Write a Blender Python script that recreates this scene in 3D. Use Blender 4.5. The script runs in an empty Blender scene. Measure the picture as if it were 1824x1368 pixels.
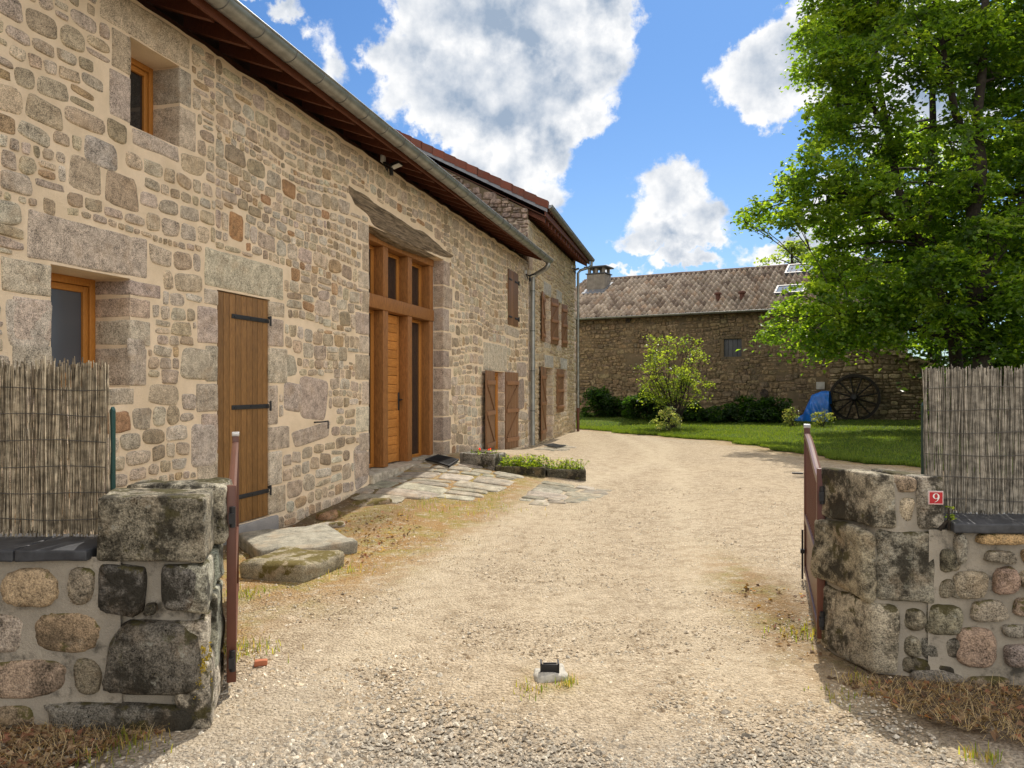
import bpy, math, random
import numpy as np
from mathutils import Vector, Matrix, noise as mnoise

S = bpy.context.scene
COL = S.collection
R = math.radians
rng = np.random.default_rng(7)
rnd = random.Random(11)

# ------------------------------------------------------------------ camera, sky, sun, exposure
FX = 1370.0; CXI = 912.0; HOR = 690.0; EYE = 1.5          # calibration in photograph pixels
cam_d = bpy.data.cameras.new('camera'); cam = bpy.data.objects.new('camera', cam_d); COL.objects.link(cam)
cam.location = (0, 0, EYE); cam.rotation_euler = (R(90), 0, 0)
cam_d.sensor_width = 36.0; cam_d.lens = 36.0 * FX / 1824.0
cam_d.shift_y = (HOR - 684.0) / 1824.0
cam_d.clip_start = 0.05; cam_d.clip_end = 4000
S.camera = cam
S.view_settings.view_transform = 'Standard'; S.view_settings.look = 'None'
S.view_settings.gamma = 1.0; S.view_settings.exposure = 0.72

SUN_AZ = 18.8; SUN_EL = 52.0
sd = bpy.data.lights.new('sun', 'SUN'); so = bpy.data.objects.new('sun', sd); COL.objects.link(so)
sd.energy = 3.3; sd.angle = R(0.5); sd.color = (1.0, 0.93, 0.82)
so.location = (8, 20, 30)
sun_dir = Vector((math.sin(R(SUN_AZ)) * math.cos(R(SUN_EL)), math.cos(R(SUN_AZ)) * math.cos(R(SUN_EL)), math.sin(R(SUN_EL))))
so.rotation_euler = sun_dir.to_track_quat('Z', 'Y').to_euler()

class NT:
    """small helper for node trees"""
    def __init__(s, tree):
        s.t = tree; s.n = tree.nodes; s.l = tree.links
    def node(s, typ, **kw):
        nd = s.n.new(typ)
        for k, v in kw.items():
            if k.startswith('i_'):
                key = k[2:]
                key = int(key) if key.isdigit() else key.replace('_', ' ')
                if isinstance(v, bpy.types.NodeSocket): s.l.new(v, nd.inputs[key])
                else: nd.inputs[key].default_value = v
            else: setattr(nd, k, v)
        return nd
    def math(s, op, a, b=None, c=None, clamp=False):
        nd = s.n.new('ShaderNodeMath'); nd.operation = op; nd.use_clamp = clamp
        for i, v in enumerate((a, b, c)):
            if v is None: continue
            if isinstance(v, (int, float)): nd.inputs[i].default_value = v
            else: s.l.new(v, nd.inputs[i])
        return nd.outputs[0]
    def vmath(s, op, a, b=None, out=0):
        nd = s.n.new('ShaderNodeVectorMath'); nd.operation = op
        for i, v in enumerate((a, b)):
            if v is None: continue
            if isinstance(v, (tuple, list)): nd.inputs[i].default_value = v
            elif isinstance(v, (int, float)): nd.inputs[3].default_value = v
            else: s.l.new(v, nd.inputs[i])
        return nd.outputs[out]
    def mix(s, f, a, b, blend='MIX'):
        nd = s.n.new('ShaderNodeMix'); nd.data_type = 'RGBA'; nd.blend_type = blend
        for i, v in ((0, f), (6, a), (7, b)):
            if isinstance(v, (int, float)): nd.inputs[i].default_value = v
            elif isinstance(v, (tuple, list)): nd.inputs[i].default_value = (*v[:3], 1)
            else: s.l.new(v, nd.inputs[i])
        return nd.outputs[2]
    def ramp(s, f, lo, hi, a=0.0, b=1.0, smooth=True):
        nd = s.n.new('ShaderNodeMapRange'); nd.interpolation_type = 'SMOOTHSTEP' if smooth else 'LINEAR'
        s.l.new(f, nd.inputs[0])
        for i, v in enumerate((lo, hi, a, b)): nd.inputs[i + 1].default_value = v
        return nd.outputs[0]
    def noise(s, vec, scale, detail=4, rough=0.6, out=0, dist=0.0):
        nd = s.n.new('ShaderNodeTexNoise'); nd.inputs['Scale'].default_value = scale
        nd.inputs['Detail'].default_value = detail; nd.inputs['Roughness'].default_value = rough
        nd.inputs['Distortion'].default_value = dist
        if vec is not None: s.l.new(vec, nd.inputs['Vector'])
        return nd.outputs[out]
    def vor(s, vec, scale, feature='F1', out='Distance', rnd_=1.0):
        nd = s.n.new('ShaderNodeTexVoronoi'); nd.feature = feature
        nd.inputs['Scale'].default_value = scale; nd.inputs['Randomness'].default_value = rnd_
        if vec is not None: s.l.new(vec, nd.inputs['Vector'])
        return nd.outputs[out]

# ---- the sky: Nishita blue with cumulus clouds placed by compass direction and height angle
W = bpy.data.worlds.new('World'); S.world = W; W.use_nodes = True
wt = NT(W.node_tree); wt.n.clear()
sky = wt.node('ShaderNodeTexSky', sky_type='NISHITA', sun_disc=False)
sky.sun_elevation = R(SUN_EL); sky.sun_rotation = R(SUN_AZ); sky.air_density = 1.0; sky.dust_density = 0.6; sky.ozone_density = 2.0
tc = wt.node('ShaderNodeTexCoord')
sep = wt.node('ShaderNodeSeparateXYZ'); wt.l.new(tc.outputs['Generated'], sep.inputs[0])
az = wt.math('ARCTAN2', sep.outputs[0], sep.outputs[1])
el = wt.math('ARCSINE', sep.outputs[2])
comb = wt.node('ShaderNodeCombineXYZ'); wt.l.new(az, comb.inputs[0]); wt.l.new(el, comb.inputs[1])
ae = comb.outputs[0]
def azel(px, py):
    q = (px - CXI) / FX; t = (HOR - py) / FX
    return math.atan(q), math.atan(t / math.sqrt(1 + q * q))
# large and fine warps of the cloud outline
w1 = wt.noise(ae, 6.0, 3, 0.55, 1); w2 = wt.noise(ae, 26.0, 8, 0.62, 1)
d1 = wt.vmath('SCALE', wt.vmath('SUBTRACT', w1, (.5, .5, .5)), 0.10)
d2 = wt.vmath('ADD', wt.vmath('SCALE', wt.vmath('SUBTRACT', w2, (.5, .5, .5)), 0.07), wt.vmath('SCALE', wt.vmath('SUBTRACT', wt.noise(ae, 80.0, 5, 0.65, 1), (.5, .5, .5)), 0.022))
def field(vec):
    v = wt.vmath('ADD', vec, wt.vmath('ADD', d1, d2))
    f = None
    for (px, py, rx, ry) in CLOUDS:
        a, e = azel(px, py)
        sub = wt.vmath('SUBTRACT', v, (a, e, 0))
        mul = wt.vmath('MULTIPLY', sub, (FX / rx, FX / ry, 0))
        ln = wt.vmath('LENGTH', mul, out=1)
        g = wt.math('MINIMUM', wt.math('MULTIPLY', wt.math('SUBTRACT', 1.12, ln), rx / 130.0), .8)
        f = g if f is None else wt.math('SMOOTH_MAX', f, g, 0.08)
    return f
CLOUDS = [(915, 0, 215, 100), (735, 125, 72, 85), (690, 95, 40, 30), (1040, 70, 95, 110), (900, 175, 190, 90), (930, 275, 85, 85), (860, 285, 80, 60), (975, 345, 40, 48), (790, 20, 80, 50),
          (1188, 345, 76, 62), (1242, 398, 60, 50), (1145, 402, 54, 48), (1195, 432, 104, 30), (1212, 474, 66, 20), (1130, 488, 34, 10), (1390, 115, 112, 70), (1440, 60, 80, 60), (1560, 60, 150, 120), (1650, 200, 120, 90),
          (1395, 448, 82, 36), (600, 95, 40, 48), (560, 60, 36, 26), (505, 6, 50, 24), (1090, 492, 50, 10), (1520, 400, 90, 70), (330, -190, 260, 110)]
f0 = field(ae)
n1 = wt.noise(ae, 18, 9, 0.58)
ff = wt.math('ADD', f0, wt.math('MULTIPLY', wt.math('SUBTRACT', n1, 0.5), 0.55))
fb = wt.math('ADD', f0, wt.math('MULTIPLY', wt.math('SUBTRACT', wt.noise(ae, 9, 9, 0.60), 0.5), 0.85))
# unseen broken cloud outside the frame, added bright and warm to light shaded walls
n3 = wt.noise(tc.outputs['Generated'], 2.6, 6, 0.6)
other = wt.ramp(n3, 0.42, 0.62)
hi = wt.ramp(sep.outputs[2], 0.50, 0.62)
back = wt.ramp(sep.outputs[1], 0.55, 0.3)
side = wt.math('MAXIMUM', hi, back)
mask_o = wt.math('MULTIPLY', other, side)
mask_c = wt.ramp(ff, 0.06, 0.26)
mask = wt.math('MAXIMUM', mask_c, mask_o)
above = wt.ramp(sep.outputs[2], -0.02, 0.02)
mask = wt.math('MULTIPLY', mask, above)
# shading of the clouds: bright rims, blue-grey bellies, relief from a noise gradient towards the sun
na = wt.noise(ae, 13, 7, 0.55)
nb = wt.noise(wt.vmath('ADD', ae, (0.010, 0.026, 0)), 13, 7, 0.55)
rel = wt.math('MULTIPLY', wt.math('SUBTRACT', na, nb), 2.6)
belly = wt.ramp(fb, 0.05, 1.15, smooth=False)
shade = wt.math('SUBTRACT', 1.0, wt.math('MULTIPLY', belly, 0.95))
sofn = wt.math('MULTIPLY', wt.math('SUBTRACT', wt.noise(ae, 24, 8, .62), .5), .35)
shade = wt.math('ADD', wt.math('ADD', shade, rel), sofn, clamp=True)
ccol = wt.mix(shade, (0.34, 0.43, 0.56), (1.0, 1.0, 1.0))
CL = 5.3
ccol = wt.mix(1.0, ccol, (CL, CL, CL), 'MULTIPLY')
obright = wt.mix(mask_o, (1, 1, 1), (3.5, 3.15, 2.65))  # unseen cloud raised well above the visible ones, as fill on the facade
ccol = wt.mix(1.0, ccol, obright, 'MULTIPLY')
tint = wt.mix(wt.ramp(sep.outputs[2], 0.05, 0.50), (0.42, 0.53, 0.64), (0.27, 0.44, 0.62))
skyc = wt.mix(1.0, sky.outputs[0], tint, 'MULTIPLY')
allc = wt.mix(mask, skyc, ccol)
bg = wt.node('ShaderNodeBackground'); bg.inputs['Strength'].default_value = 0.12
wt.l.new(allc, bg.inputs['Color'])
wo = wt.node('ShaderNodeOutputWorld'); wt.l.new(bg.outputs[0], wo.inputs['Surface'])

# ------------------------------------------------------------------ materials
MATS = {}
def new_mat(name):
    m = bpy.data.materials.new(name); m.use_nodes = True
    nt = NT(m.node_tree); nt.n.clear()
    out = nt.node('ShaderNodeOutputMaterial'); b = nt.node('ShaderNodeBsdfPrincipled')
    nt.l.new(b.outputs[0], out.inputs['Surface'])
    nt.b = b; nt.out = out; MATS[name] = m
    return m, nt
def setb(nt, col=None, rough=None, bump=None, dist=0.01, strength=1.0, spec=None, metal=None):
    b = nt.b
    def put(k, v):
        if v is None: return
        if isinstance(v, bpy.types.NodeSocket): nt.l.new(v, b.inputs[k])
        elif isinstance(v, (tuple, list)): b.inputs[k].default_value = (*v[:3], 1)
        else: b.inputs[k].default_value = v
    put('Base Color', col); put('Roughness', rough); put('Specular IOR Level', spec); put('Metallic', metal)
    if bump is not None:
        bp = nt.node('ShaderNodeBump'); bp.inputs['Distance'].default_value = dist; bp.inputs['Strength'].default_value = strength
        nt.l.new(bump, bp.inputs['Height']); nt.l.new(bp.outputs[0], b.inputs['Normal'])
def objco(nt): return nt.node('ShaderNodeTexCoord').outputs['Object']
def attr(nt, name='Col', out='Color'):
    a = nt.node('ShaderNodeAttribute'); a.attribute_name = name
    return a.outputs[out]

def m_stone(name, speck=0.5, blo=.50, moss=0.0, mosscol=(.05, .045, .012), stain=0.35, bumpd=0.006, lichen=0.0, black=0.0):
    m, nt = new_mat(name); co = objco(nt); c = attr(nt)
    a = nt.noise(co, 130, 3, 0.7); b = nt.noise(co, 9, 5, 0.65); g = nt.noise(co, 42, 4, 0.7)
    v = nt.math('ADD', nt.ramp(a, 0.32, 0.68, 1 - speck, 1 + speck), nt.ramp(b, 0.3, 0.7, -stain, stain))
    v = nt.math('ADD', v, nt.ramp(g, .3, .7, -speck * .45, speck * .45))
    vv = nt.node('ShaderNodeCombineXYZ')
    for i in range(3): nt.l.new(v, vv.inputs[i])
    c = nt.mix(1.0, c, vv.outputs[0], 'MULTIPLY')
    warm = nt.noise(co, 5, 3, 0.6)
    c = nt.mix(nt.ramp(warm, .5, .72, 0, .35), c, (.33, .22, .12))
    if black:
        k = nt.noise(co, 4.2, 8, 0.72)
        c = nt.mix(nt.ramp(k, blo, blo + .13, 0, black), c, (.024, .021, .015))
    if lichen:
        l = nt.noise(co, 14, 6, 0.7)
        c = nt.mix(nt.ramp(l, .60, .66, 0, lichen), c, (.42, .42, .36))
    if moss:
        geo = nt.node('ShaderNodeNewGeometry'); sp = nt.node('ShaderNodeSeparateXYZ'); nt.l.new(geo.outputs['Normal'], sp.inputs[0])
        k = nt.noise(co, 7, 7, 0.7)
        f = nt.math('ADD', k, nt.math('MULTIPLY', sp.outputs[2], 0.10))
        k2 = nt.noise(co, 30, 3, .6)
        mc = nt.mix(k2, mosscol, tuple(x * 2.4 for x in mosscol))
        c = nt.mix(nt.ramp(f, .60 - moss * .12, .68 - moss * .1, 0, .9), c, mc)
    h = nt.math('ADD', nt.math('MULTIPLY', a, .4), nt.math('ADD', g, nt.math('MULTIPLY', b, 1.5)))
    setb(nt, c, .93, h, bumpd, .9, spec=.2)
    return m
m_stone('granite_wall', .50, stain=.26)
m_stone('granite_old', .50, blo=.47, moss=.32, mosscol=(.035, .030, .010), stain=.45, lichen=.55, bumpd=.014, black=.92)
m_stone('granite_black', .55, blo=.445, moss=.25, mosscol=(.035, .030, .010), stain=.45, lichen=.5, bumpd=.016, black=.90)
m_stone('granite_front', .50, moss=.15, stain=.34, lichen=.1, bumpd=.010, black=.5)
m_stone('granite_slab', .40, moss=.42, mosscol=(.065, .050, .010), stain=.3, lichen=.5, bumpd=.010)
m_stone('granite_paving', .26, moss=.0, stain=.3, lichen=.5, bumpd=.006)
m_stone('rubble_far', .35, stain=.5, bumpd=.02)

def m_mortar(name, col, col2, bumpd=.008, dirt=0.0, damp=None):
    m, nt = new_mat(name); co = objco(nt)
    a = nt.noise(co, 3.0, 6, .65); b = nt.noise(co, 60, 4, .7); g = nt.noise(co, 260, 2, .6)
    c = nt.mix(nt.ramp(a, .35, .65), col, col2)
    c = nt.mix(nt.ramp(g, .3, .7, 0, .28), c, tuple(x * .55 for x in col))
    if dirt:
        d = nt.noise(co, 5, 8, .72)
        c = nt.mix(nt.ramp(d, .52, .66, 0, dirt), c, (.06, .055, .045))
    h = nt.math('ADD', b, nt.math('MULTIPLY', g, .4))
    setb(nt, c, .95, h, bumpd, .8, spec=.15)
m_mortar('lime_mortar', (.85, .69, .50), (.73, .585, .405))
m_mortar('lime_mortar_far', (.62, .50, .33), (.54, .43, .29))
m_mortar('cement_mortar', (.42, .375, .305), (.31, .28, .23), dirt=.85)
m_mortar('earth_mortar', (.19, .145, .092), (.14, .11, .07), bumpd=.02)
m_mortar('threshold_stone', (.34, .32, .30), (.26, .25, .24))

def m_wood(name, c1, c2, scale=(6, 6, 1.2), rough=.55, grain=26, spec=.35, knots=False, bumpd=.002):
    m, nt = new_mat(name); co = objco(nt)
    mp = nt.node('ShaderNodeMapping'); mp.inputs['Scale'].default_value = scale; nt.l.new(co, mp.inputs[0])
    a = nt.noise(mp.outputs[0], grain, 5, .65, dist=.6); b = nt.noise(co, 2.5, 3, .6); c_ = attr(nt)
    c = nt.mix(nt.ramp(a, .3, .7), c1, c2)
    c = nt.mix(nt.ramp(b, .3, .7, 0, .35), c, tuple(x * .62 for x in c1))
    c = nt.mix(1.0, c, c_, 'MULTIPLY')
    setb(nt, c, rough, a, bumpd, .6, spec=spec)
m_wood('shutter_wood', (.29, .150, .048), (.17, .083, .025), grain=10)
m_wood('frame_wood', (.50, .215, .040), (.38, .145, .024))
m_wood('door_wood', (.58, .25, .055), (.40, .150, .030), scale=(1.2, 6, 6), grain=9)
m_wood('post_wood', (.36, .155, .042), (.19, .075, .020), grain=9)
m_wood('rafter_wood', (.155, .048, .022), (.085, .026, .013), rough=.7)
m_wood('far_shutter_wood', (.25, .135, .068), (.165, .085, .042))
m_wood('old_oak', (.34, .26, .175), (.050, .038, .026), scale=(.35, 4, 5), grain=9, rough=.95, spec=.1, bumpd=.05)
m_wood('wheel_wood', (.03, .024, .018), (.015, .012, .010), rough=.9)
m_wood('grey_wood', (.13, .135, .15), (.07, .075, .085), rough=.9)

def m_plain(name, col, rough=.5, metal=0.0, spec=.4, var=.25, scale=8, bumpd=.001, detail=5):
    m, nt = new_mat(name); co = objco(nt); a = nt.noise(co, scale, detail, .65)
    c = nt.mix(nt.ramp(a, .3, .7), col, tuple(x * (1 - var) for x in col))
    setb(nt, c, rough, a, bumpd, .5, spec=spec, metal=metal)
m_plain('zinc', (.36, .37, .36), .42, .75, var=.35, scale=5)
m_plain('zinc_seam', (.17, .175, .17), .5, .6)
m_plain('black_iron', (.035, .035, .038), .5, .3, var=.4, scale=30)
m_plain('gate_paint', (.115, .036, .020), .38, 0.0, .5, var=.22, scale=5)
m_plain('gate_cap', (.62, .62, .62), .35, .5)
m_plain('slate', (.060, .063, .070), .55, var=.45, scale=18, bumpd=.006)
m_plain('green_post', (.012, .05, .04), .4)
m_plain('wire', (.10, .09, .08), .6)
m_plain('black_plastic', (.012, .012, .014), .45)
m_plain('white_plastic', (.6, .6, .58), .5)
m_plain('concrete', (.50, .47, .40), .9, var=.35, scale=30, bumpd=.006)
m_plain('sign_red', (.50, .018, .028), .35)
m_plain('sign_white', (.80, .79, .76), .4, var=.05)
m_plain('tarp', (.012, .17, .66), .38, 0, .5, var=.35, scale=3)
m_plain('rubber_mat', (.018, .018, .018), .85, var=.4, scale=60)
m_plain('brick', (.45, .16, .08), .9)
m_plain('chimney_render', (.24, .215, .18), .9, var=.35, scale=4)
m_plain('soil', (.055, .04, .028), .95, var=.5, scale=25, bumpd=.01)
m_plain('bark', (.050, .040, .030), .95, var=.6, scale=14, bumpd=.03)
m_plain('curtain_grey', (.10, .11, .13), .25, 0, .6, var=.35, scale=1.2, detail=1)
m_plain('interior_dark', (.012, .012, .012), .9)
m_plain('zinc_flash', (.24, .25, .27), .5, .5)
m_plain('plaster_vent', (.45, .44, .42), .8)
m_plain('roof_board', (.085, .032, .018), .8, var=.4, scale=3)

def m_glass(name, col, rough=.03):
    m, nt = new_mat(name)
    setb(nt, col, rough, spec=.9); nt.b.inputs['IOR'].default_value = 1.6
m_glass('window_glass', (.014, .016, .018))
m_glass('skylight_glass', (.10, .12, .15), .04)

def m_tile(name, spots=.6):
    m, nt = new_mat(name); co = objco(nt); c = attr(nt)
    a = nt.noise(co, 5, 6, .7); b = nt.noise(co, 35, 3, .6); l = nt.noise(co, 2.2, 7, .72)
    c = nt.mix(nt.ramp(a, .40, .70, 0, .42), c, (.13, .10, .08))
    c = nt.mix(nt.ramp(l, .62, .70, 0, spots), c, (.28, .20, .07))
    c = nt.mix(nt.ramp(b, .3, .7, 0, .3), c, (.06, .05, .045))
    setb(nt, c, .9, b, .004, .6, spec=.2)
m_tile('canal_tile'); m_tile('red_tile', .15)

def m_leaf(name, trans=.60, gloss=.35):
    m = bpy.data.materials.new(name); m.use_nodes = True; MATS[name] = m
    nt = NT(m.node_tree); nt.n.clear(); out = nt.node('ShaderNodeOutputMaterial')
    c = attr(nt)
    pb = nt.node('ShaderNodeBsdfPrincipled'); nt.l.new(c, pb.inputs['Base Color'])
    pb.inputs['Roughness'].default_value = gloss; pb.inputs['Specular IOR Level'].default_value = .35
    tr = nt.node('ShaderNodeBsdfTranslucent')
    tcx = nt.mix(1.0, c, (3.3, 3.0, .8), 'MULTIPLY'); nt.l.new(tcx, tr.inputs['Color'])
    mx = nt.node('ShaderNodeMixShader'); mx.inputs[0].default_value = trans
    nt.l.new(pb.outputs[0], mx.inputs[1]); nt.l.new(tr.outputs[0], mx.inputs[2]); nt.l.new(mx.outputs[0], out.inputs['Surface'])
m_leaf('leaf'); m_leaf('dry_leaf', .25, .8); m_leaf('grass_leaf', .45, .6)

def m_attr(name, rough=.85, bumpscale=60, bumpd=.003, var=.3):
    m, nt = new_mat(name); co = objco(nt); c = attr(nt); a = nt.noise(co, bumpscale, 4, .65)
    v = nt.ramp(a, .3, .7, 1 - var, 1 + var); cc = nt.node('ShaderNodeCombineXYZ')
    for i in range(3): nt.l.new(v, cc.inputs[i])
    setb(nt, nt.mix(1.0, c, cc.outputs[0], 'MULTIPLY'), rough, a, bumpd, .7, spec=.2)
m_attr('pebble'); m_attr('reed', .7, 25, .001, .45)

# ground: gravel with per-vertex wear masks (R moss and straw, G grey road chips, B dark soil)
m, nt = new_mat('gravel'); co = objco(nt); mk = attr(nt, 'Mask'); sp = nt.node('ShaderNodeSeparateColor'); nt.l.new(mk, sp.inputs[0])
va = nt.vor(co, 55, out='Color'); vb = nt.vor(co, 120, out='Color'); da = nt.vor(co, 55); db = nt.vor(co, 120)
sa = nt.node('ShaderNodeSeparateColor'); nt.l.new(va, sa.inputs[0]); sb = nt.node('ShaderNodeSeparateColor'); nt.l.new(vb, sb.inputs[0])
big = nt.noise(co, .9, 5, .6); mid = nt.noise(co, 6, 6, .68); fine = nt.noise(co, 20, 5, .75)
g = nt.mix(nt.ramp(sa.outputs[0], 0, 1, 0, 1, False), (.20, .15, .092), (.65, .545, .40))
g2 = nt.mix(nt.ramp(sb.outputs[1], 0, 1, 0, 1, False), (.24, .183, .115), (.59, .49, .355))
g = nt.mix(.5, g, g2)
g = nt.mix(nt.ramp(big, .35, .65, 0, .55), g, (.485, .395, .275))
g = nt.mix(nt.ramp(mid, .46, .66, 0, .50), g, (.22, .16, .095))
g = nt.mix(nt.ramp(fine, .50, .68, 0, .55), g, (.17, .125, .075))
grey = nt.mix(nt.ramp(sa.outputs[1], 0, 1, 0, 1, False), (.13, .115, .095), (.40, .37, .32))
g = nt.mix(nt.math('MULTIPLY', sp.outputs[1], nt.ramp(mid, .25, .5, .55, 1)), g, grey)
mossn = nt.math('ADD', fine, nt.math('MULTIPLY', mid, .8))
mosc = nt.mix(nt.ramp(nt.noise(co, 2.2, 4, .6), .46, .56), (.27, .145, .045), (.21, .19, .03))
mosc = nt.mix(nt.ramp(fine, .35, .65), mosc, (.36, .25, .12))
mf = nt.math('MULTIPLY', nt.ramp(mossn, .70, .94), nt.math('MULTIPLY', sp.outputs[0], 1.5), clamp=True)
g = nt.mix(mf, g, mosc)
df = nt.math('MULTIPLY', nt.ramp(fine, .2, .55), sp.outputs[2], clamp=True)
g = nt.mix(df, g, nt.mix(fine, (.035, .026, .018), (.15, .105, .065)))
tk = nt.node('ShaderNodeAttribute'); tk.attribute_name = 'Mask'
tw = nt.math('MULTIPLY', tk.outputs['Alpha'], nt.ramp(mid, .30, .60, .9, .4))
g = nt.mix(tw, g, nt.mix(nt.ramp(sb.outputs[0], 0, 1, 0, 1, False), (.42, .345, .235), (.62, .53, .39)))
hh = nt.math('ADD', nt.math('MULTIPLY', da, -1.2), nt.math('ADD', nt.math('MULTIPLY', db, -.5), nt.math('MULTIPLY', fine, .6)))
setb(nt, g, .95, hh, .014, .9, spec=.15)
m, nt = new_mat('lawn_green'); co = objco(nt); a = nt.noise(co, 1.5, 6, .65); b = nt.noise(co, 30, 5, .7)
c = nt.mix(nt.ramp(a, .35, .65), (.060, .105, .016), (.105, .135, .026)); c = nt.mix(nt.ramp(b, .35, .65, 0, .6), c, (.03, .06, .008))
setb(nt, c, .95, b, .04, 1.0, spec=.1)

# ------------------------------------------------------------------ mesh helpers
def link(o, parent=None, label=None, cat=None, group=None, kind=None):
    COL.objects.link(o)
    if parent is not None: o.parent = parent
    tag(o, label, cat, group, kind); return o
def tag(o, label=None, cat=None, group=None, kind=None):
    if label: o['label'] = label
    if cat: o['category'] = cat
    if group: o['group'] = group
    if kind: o['kind'] = kind
    return o
def empty(name, loc, rz=0, label=None, cat=None, group=None):
    o = bpy.data.objects.new(name, None); o.location = loc; o.rotation_euler = (0, 0, rz); o.empty_display_size = .3
    return link(o, None, label, cat, group)

def mesh_np(name, V, F, mats, mi=None, col=None, smooth=False):
    """V (n,3); F list of (k,m) int arrays of quads or triangles with matching order of mi / col rows"""
    me = bpy.data.meshes.new(name)
    V = np.ascontiguousarray(V, dtype=np.float32)
    if not isinstance(F, list): F = [F]
    F = [f for f in F if len(f)]
    loops = np.concatenate([f.ravel() for f in F]).astype(np.int32)
    tot = np.concatenate([np.full(len(f), f.shape[1], np.int32) for f in F])
    st = np.concatenate([[0], np.cumsum(tot)[:-1]]).astype(np.int32)
    me.vertices.add(len(V)); me.vertices.foreach_set('co', V.ravel())
    me.loops.add(len(loops)); me.loops.foreach_set('vertex_index', loops)
    me.polygons.add(len(tot)); me.polygons.foreach_set('loop_start', st); me.polygons.foreach_set('loop_total', tot)
    if mi is not None: me.polygons.foreach_set('material_index', np.asarray(mi, np.int32))
    me.polygons.foreach_set('use_smooth', np.full(len(tot), smooth, bool) if isinstance(smooth, bool) else np.asarray(smooth, bool))
    me.update(calc_edges=True); me.validate()
    a = me.attributes.new('Col', 'FLOAT_COLOR', 'FACE')
    c = np.ones((len(me.polygons), 4), np.float32)
    if col is not None: c[:, :3] = np.asarray(col, np.float32)[:len(c)]
    a.data.foreach_set('color', c.ravel())
    for mt in mats: me.materials.append(MATS[mt])
    return me

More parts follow.
